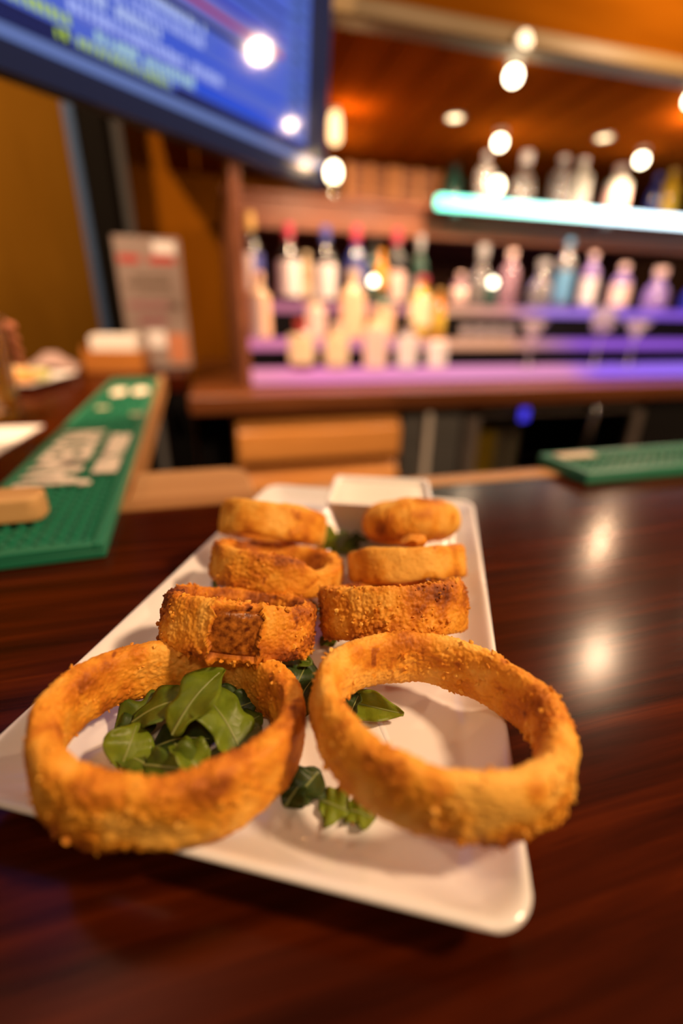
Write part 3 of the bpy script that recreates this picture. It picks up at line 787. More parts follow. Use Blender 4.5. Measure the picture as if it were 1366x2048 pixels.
# middle step, left half
bottle(518, 545, Y2, T2, 0.037, 'squat', G_CREAM, 'white', 'peach', 'bottle with half white, half peach label at the left end of the middle step', (0.03, 0.66), half='peach')
bottle(632, 590, Y2, T2, 0.034, 'squat', G_CREAM, 'pink', 'grey', 'pink-labelled bottle half hidden between the two cream bottles in front', (0.05, 0.7))
bottle(706, 540, Y2, T2, 0.043, 'squat', G_CREAM, 'peach', 'cream', 'stout bottle with tall peach label on the middle step', (0.03, 0.68))
bottle(768, 575, Y2, T2, 0.036, 'squat', G_TEAL, 'peach', 'black', 'bottle with dark teal shoulder and peach label on the middle step', (0.03, 0.62))
bottle(842, 552, Y2 - 0.012, T2, 0.038, 'squat', G_YEL, 'cream', 'rose', 'amber and yellow bottle with pink cap at the right end of the middle step', (0.22, 0.66))
bottle(876, 578, Y2 + 0.018, T2, 0.024, 'squat', G_AMBER, 'yellow', 'gold', 'golden bottle tucked behind the amber bottle with pink cap', (0.1, 0.5))
# front step, left half
bottle(603, 640, Y1, T1, 0.041, 'squat', G_RED, 'cream', 'red', 'red-based bottle with cream label and red cap, leftmost on the front step', (0.14, 0.72))
bottle(673, 645, Y1, T1, 0.039, 'squat', G_CREAM, 'cream', 'pink', 'bottle with yellowish cream label and pink cap, second on the front step', (0.14, 0.72))
bottle(752, 612, Y1, T1, 0.038, 'squat', G_CREAM, 'pink', 'peach', 'taller peach and pink bottle, third on the front step', (0.04, 0.64))
bottle(815, 640, Y1, T1, 0.033, 'squat', G_CLEAR, 'white', 'black', 'white-labelled bottle with dark cap, fourth on the front step', (0.05, 0.68))
bottle(872, 680, Y1, T1, 0.033, 'can', LB['pink'], 'white', None, 'short white can at the right end of the front step bottles', (0.1, 0.88))
# top step, right half: glass bottles lit violet from below
for px, pt, r, kind, g, lab, cap, label in (
        (917, 545, 0.029, 'squat', G_ROSE, 'pink', 'pink', 'short rosy bottle right of the amber bottle on the top step'),
        (962, 490, 0.040, 'decanter', G_CLEAR, None, 'grey', 'clear round-shouldered decanter on the top step left of the pink bottle'),
        (1018, 500, 0.036, 'squat', G_ROSE, None, 'pink', 'rose pink bottle left of the clear triangular decanter'),
        (1080, 520, 0.046, 'decanter', G_CLEAR, None, 'grey', 'wide clear decanter with sloping shoulders in the middle of the top step'),
        (1130, 478, 0.036, 'liquor', G_CLEAR, 'sky', 'sky', 'clear bottle with sky blue cap and label on the top step'),
        (1178, 505, 0.034, 'liquor', G_LILAC, 'white', 'pink', 'slender lilac bottle with pale label on the top step'),
        (1238, 528, 0.040, 'squat', G_LILAC, 'pink', 'pink', 'stout lilac bottle with pink label on the top step'),
        (1310, 535, 0.052, 'decanter', G_LILAC, None, 'pink', 'large violet decanter near the right end of the top step'),
        (1385, 545, 0.050, 'decanter', G_COBALT, None, 'blue', 'deep blue bottle cut by the right edge on the top step')):
    bottle(px, pt, Y3, T3, r, kind, g, lab, cap, label, (0.10, 0.55))
# middle step, right half: row of small glasses and bottles


def stem_glass(px, py_rim, Y, zb, rb, label, m, shape):
    q = at_y(px, py_rim, Y); H = q.z - zb
    t = thing('stem_glass', label, 'glass', (q.x, Y, zb + 0.0005))
    bh = 0.45 * H
    MB().lathe([(0.030, 0), (0.031, 0.002), (0.006, 0.006), (0.0035, 0.012), (0.0035, H - bh)], 24).build('stem', m, t, smooth=50)
    if shape == 'martini':
        pr = [(0.0035, H - bh + 0.0002), (rb, H), (rb - 0.0015, H), (0.003, H - bh + 0.004)]
    else:
        pr = [(0.0035, H - bh + 0.0002), (rb * 0.7, H - bh + 0.010), (rb, H - bh * 0.55), (rb * 0.85, H), (rb * 0.85 - 0.0015, H), (rb - 0.002, H - bh * 0.55), (rb * 0.68, H - bh + 0.013), (0.003, H - bh + 0.005)]
    MB().lathe(pr, 28).build('bowl', m, t, smooth=50)
    return t


G_STEM = mat('stem_glass_clear', (0.96, 0.88, 0.95), 0.04, trans=0.8, coat=0.5)
stem_glass(1070, 640, Y1, T1, 0.050, 'martini glass glinting pink in the middle of the front step', G_STEM, 'martini')
stem_glass(1213, 615, Y1, T1, 0.044, 'wine glass on the front step where pink light turns violet', G_STEM, 'wine')
stem_glass(1278, 640, Y1, T1, 0.052, 'martini glass on the violet part of the front step', G_STEM, 'martini')
for i in range(8):
    x = at_y(915 + 14 * i, 668, Y2 + 0.02).x
    t = thing('shot_glass', ['leftmost', 'second', 'third', 'fourth', 'fifth', 'sixth', 'seventh', 'rightmost'][i] + ' clear shot glass in the row of eight on the peach-lit middle step', 'glass', (x, Y2 - 0.02 + 0.012 * (i % 2), T2 + 0.0005), group='shot glasses on the middle step')
    MB().lathe([(0.0085, 0), (0.009, 0.001), (0.0105, 0.048), (0.0097, 0.048), (0.008, 0.006), (0.003, 0.005)], 16).build('cup', G_STEM, t, smooth=50)

# glowing stand-ins for bright bottle reflections, added between the bottles


def cap_glint(px, py, Y, zb, label):
    q = at_y(px, py, Y); H = q.z - zb
    t = thing('glint', label, 'glint', (q.x, Y, zb + 0.0005))
    MB().lathe([(0.020, 0), (0.021, 0.001), (0.021, H - 0.014), (0.017, H - 0.012), (0.003, H - 0.013)], 20).build('glint_body', mat('teal_stub', (0.03, 0.10, 0.085), 0.4), t, smooth=45)
    MB().lathe([(0.004, H - 0.012), (0.0135, H - 0.004), (0.0125, H + 0.006), (0.003, H + 0.016)], 16).build('glint_tip', emat('glint_glow', (1.0, 0.86, 0.60), 12.0), t, smooth=60)


cap_glint(747, 563, Y3 - 0.055, T3, 'white glowing stand-in for a bottle cap reflection among the left bottles on the top step')
cap_glint(986, 566, Y3 - 0.055, T3, 'white glowing stand-in for a bottle cap reflection left of the pink bottle on the top step')

# bottles on the glowing shelf
GZ = 0.5695
for px, pt, r, kind, g, lab, cap, label in (
        (968, 305, 0.034, 'liquor', G_CLEAR, None, 'white', 'clear bottle at the left end of the glowing shelf, under the big bulb'),
        (1052, 268, 0.042, 'decanter', G_CLEAR, None, 'white', 'tall clear decanter with a round stopper on the glowing shelf'),
        (1120, 308, 0.040, 'liquor', G_CLEAR, None, 'white', 'clear bottle left of the pair in the middle of the glowing shelf'),
        (1160, 305, 0.042, 'liquor', G_FROST, None, 'white', 'frosted bottle right of the pair in the middle of the glowing shelf'),
        (1232, 330, 0.050, 'squat', G_FROST, 'pink', 'pink', 'wide frosted bottle with a pale pink label on the glowing shelf'),
        (1306, 348, 0.030, 'squat', G_BLUE, None, 'blue', 'small blue bottle on the glowing shelf left of the yellow one'),
        (1344, 305, 0.040, 'liquor', G_YEL, None, 'gold', 'yellow bottle at the right end of the glowing shelf')):
    bottle(px, pt, 1.885, GZ, r, kind, g, lab, cap, label, (0.12, 0.5))
bottle(906, 318, 2.10, 0.579, 0.040, 'squat', G_TEAL, None, 'black', 'dark teal bottle standing on the upper shelf right of the crates')
# wooden crates on the upper shelf
M_CRATE = wood('crate_wood', (0.30, 0.125, 0.060), (0.46, 0.22, 0.115), scale=(5, 30, 30), rough=0.6)
for k, (x0, x1, label) in enumerate(((at_y(692, 340, 2.17).x, at_y(790, 340, 2.17).x - 0.004, 'left slatted wooden crate on the upper shelf by the glowing lamp'), (at_y(790, 340, 2.17).x + 0.004, at_y(885, 340, 2.17).x, 'right slatted wooden crate on the upper shelf beside the dark teal bottle'))):
    t = thing('wooden_crate', label, 'crate', (x0, 2.17, 0.5785)); w = x1 - x0; hh = 0.165
    MB().box(0, w, 0.012, 0.20, 0.012, 0.018).build('bottom', M_CRATE, t)
    for xx in (0.0, w / 2 - 0.011, w - 0.022):
        MB().box(xx, xx + 0.022, -0.004, 0.006, 0.0, hh).build('corner_post', mat('crate_post', (0.52, 0.22, 0.07), 0.5), t, bevel=0.001)
    for j in range(4):
        MB().box(0.001, w - 0.001, 0.0065, 0.0125, 0.006 + 0.041 * j, 0.039 + 0.041 * j).build('slat', M_CRATE, t, bevel=0.001)
        MB().box(0.001, w - 0.001, 0.200, 0.206, 0.006 + 0.041 * j, 0.039 + 0.041 * j).build('slat', M_CRATE, t, bevel=0.001)
    for xx in (0.001, w - 0.007):
        MB().box(xx, xx + 0.006, 0.013, 0.1995, 0.019, hh - 0.006).build('end_panel', M_CRATE, t)

# ------------------------------------------------------------------ white platter
FRx = Vector((0.0661, 0.0463)); PA = R(63.06); PLN, PWD = 0.308, 0.185
pax = Vector((math.cos(PA), math.sin(PA))); pri = Vector((math.sin(PA), -math.cos(PA)))
pc = FRx + pax * (PLN / 2) - pri * (PWD / 2)
pl = dish('platter', PWD, PLN, DP, M_CHINA, None, W3((pc.x, pc.y, 0.0002)), (0, 0, PA - R(90)), rad=0.013, n=8)
pl.modifiers.new('sub', 'SUBSURF').render_levels = 1
tag(pl, 'long white rectangular platter with upturned edges under the onion rings', 'platter')

# square ramekin of dip
RZ = 0.041
c4 = [at_z(672, 948, RZ), at_z(858, 957, RZ), at_z(647, 1006, RZ)]
fr_ = c4[2] + (c4[1] - c4[0])
cen = (c4[1] + c4[2]) / 2
e1 = (c4[1] - c4[0]); e2 = (c4[0] - c4[2])
rw, rl = e1.length, e2.length * 0.97
rang = math.atan2(e1.y, e1.x)
bowl = thing('dip_bowl', 'square white ramekin of creamy dip at the far end of the platter', 'bowl', (cen.x, cen.y, 0.0063), (0, 0, rang))
BH = RZ - 0.0063
dish('ramekin', rw, rl, [(0.016, 0.0), (0.0115, 0.0), (0.0105, 0.0015), (0.0005, BH - 0.0012), (0.0, BH - 0.0006), (0.0006, BH), (0.0026, BH), (0.0032, BH - 0.0008), (0.0050, BH - 0.010), (0.012, BH - 0.011)], M_CHINA, bowl, rad=0.006)
dish('dip', rw - 0.0070, rl - 0.0070, [(0.004, BH - 0.0092), (0.0010, BH - 0.009), (0.0004, BH - 0.0045), (0.004, BH - 0.0040), (0.012, BH - 0.0034), (0.022, BH - 0.0038)], M_SAUCE, bowl, rad=0.005)

# ------------------------------------------------------------------ onion rings


def _hash(ix, iy, iz, s):
    h = (ix * 374761393 + iy * 668265263 + iz * 2147483647 + s * 1274126177) & 0xFFFFFFFF
    h = ((h ^ (h >> 13)) * 1274126177) & 0xFFFFFFFF
    return ((h ^ (h >> 16)) & 0xFFFF) / 65535.0


def vnoise(P, s=0):
    I = np.floor(P).astype(np.int64); F = P - I; F = F * F * (3 - 2 * F)
    out = 0
    for dx in (0, 1):
        for dy in (0, 1):
            for dz in (0, 1):
                w = (F[:, 0] if dx else 1 - F[:, 0]) * (F[:, 1] if dy else 1 - F[:, 1]) * (F[:, 2] if dz else 1 - F[:, 2])
                out = out + w * _hash(I[:, 0] + dx, I[:, 1] + dy, I[:, 2] + dz, s)
    return out


def fbm(P, s=0, o=3):
    return sum(vnoise(P * 2 ** k, s + k * 17) * 0.5 ** k for k in range(o)) / (2 - 2 ** (1 - o))


def worley(P, s=0):
    I = np.floor(P).astype(np.int64); best = np.full(len(P), 9.0); val = np.zeros(len(P))
    for dx in (-1, 0, 1):
        for dy in (-1, 0, 1):
            for dz in (-1, 0, 1):
                J = I + np.array([dx, dy, dz])
                a_, b__, c_ = J[:, 0], J[:, 1], J[:, 2]
                Q = np.stack([a_ + _hash(a_, b__, c_, s), b__ + _hash(a_, b__, c_, s + 5), c_ + _hash(a_, b__, c_, s + 9)], 1)
                d2 = ((Q - P) ** 2).sum(1); k = d2 < best
                best = np.where(k, d2, best); val = np.where(k, _hash(a_, b__, c_, s + 13), val)
    return np.sqrt(best), val


def crust_mat():
    m = mat('fried_crust', (0.6, 0.25, 0.04), 0.62, spec=0.35, sss=0.12); N, L, b = nodes_of(m)
    tc = N.new('ShaderNodeTexCoord')
    at = N.new('ShaderNodeAttribute'); at.attribute_name = 'toast'
    r = ramp(N, [(0.0, (0.12, 0.025, 0.004)), (0.22, (0.34, 0.090, 0.007)), (0.45, (0.60, 0.200, 0.012)), (0.68, (0.76, 0.320, 0.024)), (1.0, (0.87, 0.47, 0.08))])
    n = N.new('ShaderNodeTexNoise'); n.inputs['Scale'].default_value = 900; n.inputs['Detail'].default_value = 3
    L.new(tc.outputs['Object'], n.inputs['Vector'])
    ad = N.new('ShaderNodeMath'); ad.operation = 'MULTIPLY_ADD'; ad.inputs[1].default_value = 0.22; 
    L.new(n.outputs['Fac'], ad.inputs[0]); 
    sb = N.new('ShaderNodeMath'); sb.operation = 'SUBTRACT'; sb.inputs[1].default_value = 0.11
    L.new(at.outputs['Fac'], sb.inputs[0]); L.new(sb.outputs[0], ad.inputs[2])
    L.new(ad.outputs[0], r.inputs[0]); L.new(r.outputs[0], b.inputs['Base Color'])
    bp = N.new('ShaderNodeBump'); bp.inputs['Strength'].default_value = 0.35; bp.inputs['Distance'].default_value = 0.0006
    L.new(n.outputs['Fac'], bp.inputs['Height']); L.new(bp.outputs[0], b.inputs['Normal'])
    return m


M_CRUST = crust_mat()
M_ONION = mat('cooked_onion', (0.30, 0.085, 0.012), 0.22, spec=0.6, sss=0.2)
N, L, b = nodes_of(M_ONION)
_tc = N.new('ShaderNodeTexCoord'); _n = N.new('ShaderNodeTexNoise'); _n.inputs['Scale'].default_value = 420; _n.inputs['Detail'].default_value = 4
_r = ramp(N, [(0.35, (0.10, 0.018, 0.002)), (0.7, (0.50, 0.17, 0.016))]); _b = N.new('ShaderNodeBump'); _b.inputs['Strength'].default_value = 0.5; _b.inputs['Distance'].default_value = 0.0008
L.new(_tc.outputs['Object'], _n.inputs['Vector']); L.new(_n.outputs['Fac'], _r.inputs[0]); L.new(_r.outputs[0], b.inputs['Base Color']); L.new(_n.outputs['Fac'], _b.inputs['Height']); L.new(_b.outputs[0], b.inputs['Normal'])


def sgnpow(c, e):
    return np.sign(c) * np.abs(c) ** e


def angd(a, c):
    return (a - c + np.pi) % (2 * np.pi) - np.pi


def onion_ring(name, label, prm, t, ey, nth, nph, seed, crumb=1.0, rough_side=0.0, toast=0.0, gap=None, dips=(), bite=None, ncrumb=220, ex=0.6, skew=0.0):
    x, y, z, a, b, Rr, H = prm; ey, spin = ey
    th = np.linspace(0, 2 * np.pi, nth, endpoint=False); ph = np.linspace(0, 2 * np.pi, nph, endpoint=False)
        # even spacing along the section outline
    q_ = np.linspace(0, 2 * np.pi, 6001); ou, ov = sgnpow(np.cos(q_), ex) * t / 2, sgnpow(np.sin(q_), ex) * H / 2
    cl_ = np.concatenate([[0], np.cumsum(np.hypot(np.diff(ou), np.diff(ov)))])
    ph = np.interp(np.linspace(0, cl_[-1], nph, endpoint=False), cl_, q_)
    TH_, PH = np.meshgrid(th, ph, indexing='ij'); TH_ = TH_.ravel(); PH = PH.ravel()
    su, sv = sgnpow(np.cos(PH), ex), sgnpow(np.sin(PH), ex)
    corner = np.clip(np.abs(su), 0, 1) ** 3 * np.clip(np.abs(sv), 0, 1) ** 3
    cth = np.stack([np.cos(TH_) * 1.4, np.sin(TH_) * 1.4, TH_ * 0 + seed * 3.7], 1)
    rvar = 1 + 0.055 * (fbm(cth, seed) - 0.5) * 2
    tvar = 1 + 0.24 * min(1.0, 0.012 / t) * (fbm(cth * 1.7 + 9, seed + 3) - 0.5) * 2
    hvar = 1 + 0.13 * (fbm(cth * 1.5 + 5, seed + 7) - 0.5) * 2
    Hh = (H - 0.0016) * hvar; tt = (t - 0.0016) * tvar
    top = np.ones_like(TH_)
    for (c, w, dep) in dips:
        top = top - dep * np.exp(-(angd(TH_, c) / w) ** 2)
    zz = np.where(sv > 0, sv * Hh / 2 * (2 * top - 1), sv * Hh / 2)
    r = (Rr - 0.0008 - t / 2) * rvar + su * tt / 2 - skew * sv * 0.002
    # bulge of the outer wall
    P = np.stack([r * np.cos(TH_), r * np.sin(TH_) * ey, zz], 1)
    nrm = np.stack([su * np.cos(TH_), su * np.sin(TH_), sv], 1) + 1e-9
    nrm /= np.linalg.norm(nrm, axis=1)[:, None]
    off = seed * 0.131
    big = fbm(P / 0.011 + off, seed + 1, 3) - 0.5
    pat = fbm(P / 0.016 + off * 3, seed + 31, 2)                     # where crumbs cling
    cl = np.clip((pat - 0.42 + rough_side) / 0.22, 0, 1)
    w1, v1 = worley(P / 0.0021 + off, seed + 2); w2, v2 = worley(P / 0.0011 + off, seed + 4)
    c1 = np.clip(1 - w1 * 1.25, 0, 1) * (0.4 + 0.6 * v1); c2 = np.clip(1 - w2 * 1.2, 0, 1) * v2
    fine = fbm(P / 0.0009 + off, seed + 6, 2) - 0.5
    disp = 0.0022 * big + crumb * (0.0012 * c1 * (0.3 + 0.7 * cl) + 0.00055 * c2 + 0.0003 * fine) - 0.0002
    keep = np.ones(len(P), bool)
    if gap is not None:
        (g0, g1) = gap
        jag = 0.04 * (vnoise(np.stack([PH * 6, PH * 0, PH * 0], 1), seed + 8) - 0.5) * 2
        inside = (TH_ > g0 + jag) & (TH_ < g1 + jag) & (su > 0.35) & (sv > -0.85) & (sv < 0.88)
        lip = np.exp(-((TH_ - (g0 + jag)) / 0.035) ** 2) + np.exp(-((TH_ - (g1 + jag)) / 0.035) ** 2)
        disp = disp + 0.0012 * lip * (su > 0.2) * (~inside)
        disp = np.where(inside, -0.0042, disp)
    P = P + nrm * disp[:, None]
    cs, sn = math.cos(spin), math.sin(spin)
    P = np.stack([P[:, 0] * cs - P[:, 1] * sn, P[:, 0] * sn + P[:, 1] * cs, P[:, 2]], 1)
    nrm = np.stack([nrm[:, 0] * cs - nrm[:, 1] * sn, nrm[:, 0] * sn + nrm[:, 1] * cs, nrm[:, 2]], 1)
    mott = fbm(P / 0.006 + off, seed + 21, 3); mot2 = fbm(P / 0.018 + off, seed + 23, 2)
    spots = np.clip((fbm(P / 0.0042 + off * 2, seed + 25, 2) - 0.73) / 0.10, 0, 1)
    to = 0.66 - 0.30 * corner + 0.85 * (mott - 0.5) + 0.95 * (mot2 - 0.5) - 0.30 * spots + 0.16 * (c1 - 0.3) * cl - 0.15 * cl + toast
    if gap is not None: to = np.where(inside, 0.0, to)
    me = bpy.data.meshes.new(name)
    i = np.arange(nth)[:, None]; j = np.arange(nph)[None, :]
    F = np.stack([i * nph + j, ((i + 1) % nth) * nph + j, ((i + 1) % nth) * nph + (j + 1) % nph, i * nph + (j + 1) % nph], 2).reshape(-1, 4)
    me.vertices.add(len(P)); me.vertices.foreach_set('co', P.ravel())
    me.loops.add(F.size); me.loops.foreach_set('vertex_index', F.ravel().astype(np.int32))
    me.polygons.add(len(F)); me.polygons.foreach_set('loop_start', np.arange(0, F.size, 4, dtype=np.int32))
    me.update(calc_edges=True); me.validate()
    at = me.attributes.new('toast', 'FLOAT', 'POINT'); at.data.foreach_set('value', np.clip(to, 0, 1))
    me.polygons.foreach_set('use_smooth', np.ones(len(F), bool))
    me.materials.append(M_CRUST)
    o = bpy.data.objects.new(name, me); COL.objects.link(o)
    o.location = W3((x, y, z)); o.rotation_euler = (a, b, 0)
    tag(o, label, 'onion ring', 'breaded onion rings on the platter')
    # loose crumbs stuck to the crust, many and tiny: one part
    r2 = np.random.default_rng(seed)
    idx = r2.choice(len(P), ncrumb, p=(cl + 0.04) / (cl + 0.04).sum())
    ico = bmesh.new(); bmesh.ops.create_icosphere(ico, subdivisions=1, radius=1.0); iv = np.array([v.co[:] for v in ico.verts]); fi = [tuple(v.index for v in f.verts) for f in ico.faces]; ico.free()
    cv = []; cf = []; cto = []
    for q in idx:
        if gap is not None and inside[q]: continue
        s = r2.uniform(0.00035, 0.00085) * crumb
        d = (iv * (s * r2.uniform(0.5, 1.6, 3)) * r2.uniform(0.6, 1.35, (len(iv), 1))) @ np.array(Euler(tuple(r2.uniform(0, 6, 3))).to_matrix())
        k = len(cv); cv += [tuple(P[q] + nrm[q] * s * 0.35 + e) for e in d]; cf += [tuple(k + w for w in f) for f in fi]; cto += [float(np.clip(to[q] + r2.uniform(-0.1, 0.28), 0, 1))] * len(iv)
    cm = bpy.data.meshes.new('crumbs'); cm.from_pydata(cv, [], cf); cm.update(); cm.materials.append(M_CRUST)
    ca = cm.attributes.new('toast', 'FLOAT', 'POINT'); ca.data.foreach_set('value', cto)
    co = bpy.data.objects.new('crumbs', cm); COL.objects.link(co); co.parent = o; co['kind'] = 'stuff'
    return o


RINGS = {    # centre, tilts, outer radius, height | wall thickness, roundness, spin of the long axis
    '1L': ([-0.0242, 0.1296, 0.0270, -0.1218, 0.1238, 0.0474, 0.0246], 0.0125, 0.8821, -0.1492),
    '1R': ([0.0634, 0.1045, 0.0335, -0.0900, 0.1096, 0.0459, 0.0238], 0.0120, 0.8717, -0.5399),
    '2R': ([0.0747, 0.1735, 0.0299, -0.5222, 0.0800, 0.0376, 0.0245], 0.0110, 0.7641, -0.0826),
    '2L': ([0.0016, 0.1762, 0.0326, -0.4300, 0.2600, 0.0353, 0.0248], 0.0110, 0.8120, -0.1248),
    '3R': ([0.0994, 0.2143, 0.0288, -0.5122, 0.0700, 0.0362, 0.0200], 0.0105, 0.8049, 0.0),
    '3L': ([0.0252, 0.2275, 0.0290, -0.3250, 0.2400, 0.0387, 0.0228], 0.0105, 0.8288, -0.0628),
    '4R': ([0.1177, 0.2540, 0.0362, -0.4600, 0.0377, 0.0350, 0.0300], 0.0440, 0.8336, 0.0),
    '4L': ([0.0295, 0.2750, 0.0345, -0.5000, 0.2608, 0.0370, 0.0228], 0.0105, 0.7872, 0.1286),
}
f3 = 3 * math.pi / 2     # the side that faces the camera
onion_ring('onion_ring', 'big golden onion ring at the front left, full of green leaves', RINGS['1L'][0], RINGS['1L'][1], RINGS['1L'][2:], 520, 150, 11, 1.0, 0.0, 0.0, ncrumb=170)
onion_ring('onion_ring', 'big golden onion ring at the front right, overhanging the platter edge', RINGS['1R'][0], RINGS['1R'][1], RINGS['1R'][2:], 520, 150, 12, 1.15, 0.0, 0.13, ncrumb=320, ex=0.78)
r2l = onion_ring('onion_ring', 'onion ring with torn breading showing brown onion, second row left', RINGS['2L'][0], RINGS['2L'][1], RINGS['2L'][2:], 520, 150, 13, 1.25, 0.12, -0.12, gap=(f3 - 0.36, f3 + 0.22), ncrumb=420)
onion_ring('onion_ring', 'crumbly onion ring seen edge-on, second row right', RINGS['2R'][0], RINGS['2R'][1], RINGS['2R'][2:], 520, 150, 14, 1.15, 0.06, 0.0, ncrumb=420, ex=0.5)
onion_ring('onion_ring', 'onion ring with a sagging rim, third row left', RINGS['3L'][0], RINGS['3L'][1], RINGS['3L'][2:], 380, 110, 15, 1.1, 0.05, 0.0, dips=((f3 + 0.55, 0.30, 0.26), (f3 + 1.1, 0.4, 0.18)), ncrumb=220)
onion_ring('onion_ring', 'smooth yellow onion ring seen edge-on, third row right', RINGS['3R'][0], RINGS['3R'][1], RINGS['3R'][2:], 380, 110, 16, 0.75, -0.15, 0.12, ncrumb=90, ex=0.5)
onion_ring('onion_ring', 'farthest onion ring on the left, leaning beside the dip bowl', RINGS['4L'][0], RINGS['4L'][1], RINGS['4L'][2:], 320, 90, 17, 0.9, -0.05, 0.06, ncrumb=120)
r4r = onion_ring('onion_ring', 'bun-shaped fried onion ring right in front of the dip bowl', RINGS['4R'][0], RINGS['4R'][1], RINGS['4R'][2:], 320, 110, 18, 0.9, -0.08, 0.08, ncrumb=120, ex=0.85)
# bare onion inside the torn ring
prm, t_, ey_, sp_ = RINGS['2L']
v = []; f = []; K = 40; S = 16
for i in range(K):
    aa = f3 - 0.55 + 0.98 * i / (K - 1)
    for j in range(S):
        pp = 2 * math.pi * j / S
        r_ = prm[5] - t_ / 2 - 0.0006 + float(sgnpow(np.array(math.cos(pp)), 0.5)) * (t_ / 2 - 0.0022); z_ = float(sgnpow(np.array(math.sin(pp)), 0.5)) * (prm[6] / 2 - 0.0034)
        xx_, yy_ = r_ * math.cos(aa), r_ * math.sin(aa) * ey_; v.append((xx_ * math.cos(sp_) - yy_ * math.sin(sp_), xx_ * math.sin(sp_) + yy_ * math.cos(sp_), z_))
for i in range(K - 1):
    for j in range(S): f.append((i * S + j, (i + 1) * S + j, (i + 1) * S + (j + 1) % S, i * S + (j + 1) % S))
f += [tuple(range(S)), tuple(range((K - 1) * S, K * S))]
o = MB().add(v, f).build('onion_flesh', M_ONION, r2l, smooth=60); o['label'] = 'glossy brown cooked onion'
# little nub of batter in front of the bun-shaped ring
prm = RINGS['4R'][0]
q = at_z(828, 1082, 0.047)
loc_l = Matrix.Translation((prm[0], prm[1], prm[2])) @ Euler((prm[3], prm[4], 0)).to_matrix().to_4x4()
mb = MB(); mb.lathe([(0.0008, -0.004), (0.0055, -0.003), (0.0075, 0.0), (0.006, 0.003), (0.0008, 0.0042)], 20)
P = np.array(mb.v); P += (np.stack([vnoise(P / 0.003, s) for s in (1, 2, 3)], 1) - 0.5) * 0.003; mb.v = [tuple(e) for e in P]
qq = loc_l.inverted() @ Vector((q.x, q.y, q.z))
o = mb.build('batter_nub', M_CRUST, r4r, loc=qq, smooth=80)
ca = o.data.attributes.new('toast', 'FLOAT', 'POINT'); ca.data.foreach_set('value', [0.45 + 0.2 * random.random() for _ in o.data.vertices])
# a stray crumb on the platter
q = at_z(706, 1641, 0.0075)
mb = MB().lathe([(0.0003, 0), (0.0009, 0.0005), (0.0008, 0.0012), (0.0002, 0.0016)], 8)
o = mb.build('stray_crumb', M_CRUST, loc=W3((q.x, q.y, 0.0061))); ca = o.data.attributes.new('toast', 'FLOAT', 'POINT'); ca.data.foreach_set('value', [0.55] * len(o.data.vertices))
tag(o, 'tiny orange crumb lying on the bare front of the platter', 'crumb')

# ------------------------------------------------------------------ arugula leaves


def leaf_mat(name, c0, c1):
    m = mat(name, c0, 0.42, spec=0.28, sss=0.15); N, L, b = nodes_of(m)
    tc = N.new('ShaderNodeTexCoord'); n = N.new('ShaderNodeTexNoise'); n.inputs['Scale'].default_value = 160; n.inputs['Detail'].default_value = 4
    r = ramp(N, [(0.3, c0), (0.7, c1)])
    L.new(tc.outputs['Object'], n.inputs['Vector']); L.new(n.outputs['Fac'], r.inputs[0]); L.new(r.outputs[0], b.inputs['Base Color'])
    w = N.new('ShaderNodeTexVoronoi'); w.inputs['Scale'].default_value = 330; w.feature = 'DISTANCE_TO_EDGE'; L.new(tc.outputs['Object'], w.inputs['Vector'])
    bp = N.new('ShaderNodeBump'); bp.inputs['Strength'].default_value = 0.4; bp.inputs['Distance'].default_value = 0.0005
    L.new(w.outputs['Distance'], bp.inputs['Height']); L.new(bp.outputs[0], b.inputs['Normal'])
    return m


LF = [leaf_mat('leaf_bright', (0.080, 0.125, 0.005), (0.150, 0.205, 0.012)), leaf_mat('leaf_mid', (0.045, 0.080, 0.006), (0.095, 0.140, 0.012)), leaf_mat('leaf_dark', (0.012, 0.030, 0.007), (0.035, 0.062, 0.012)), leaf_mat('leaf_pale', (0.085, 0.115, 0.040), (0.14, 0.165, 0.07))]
M_RIB = mat('leaf_rib', (0.22, 0.26, 0.075), 0.4)


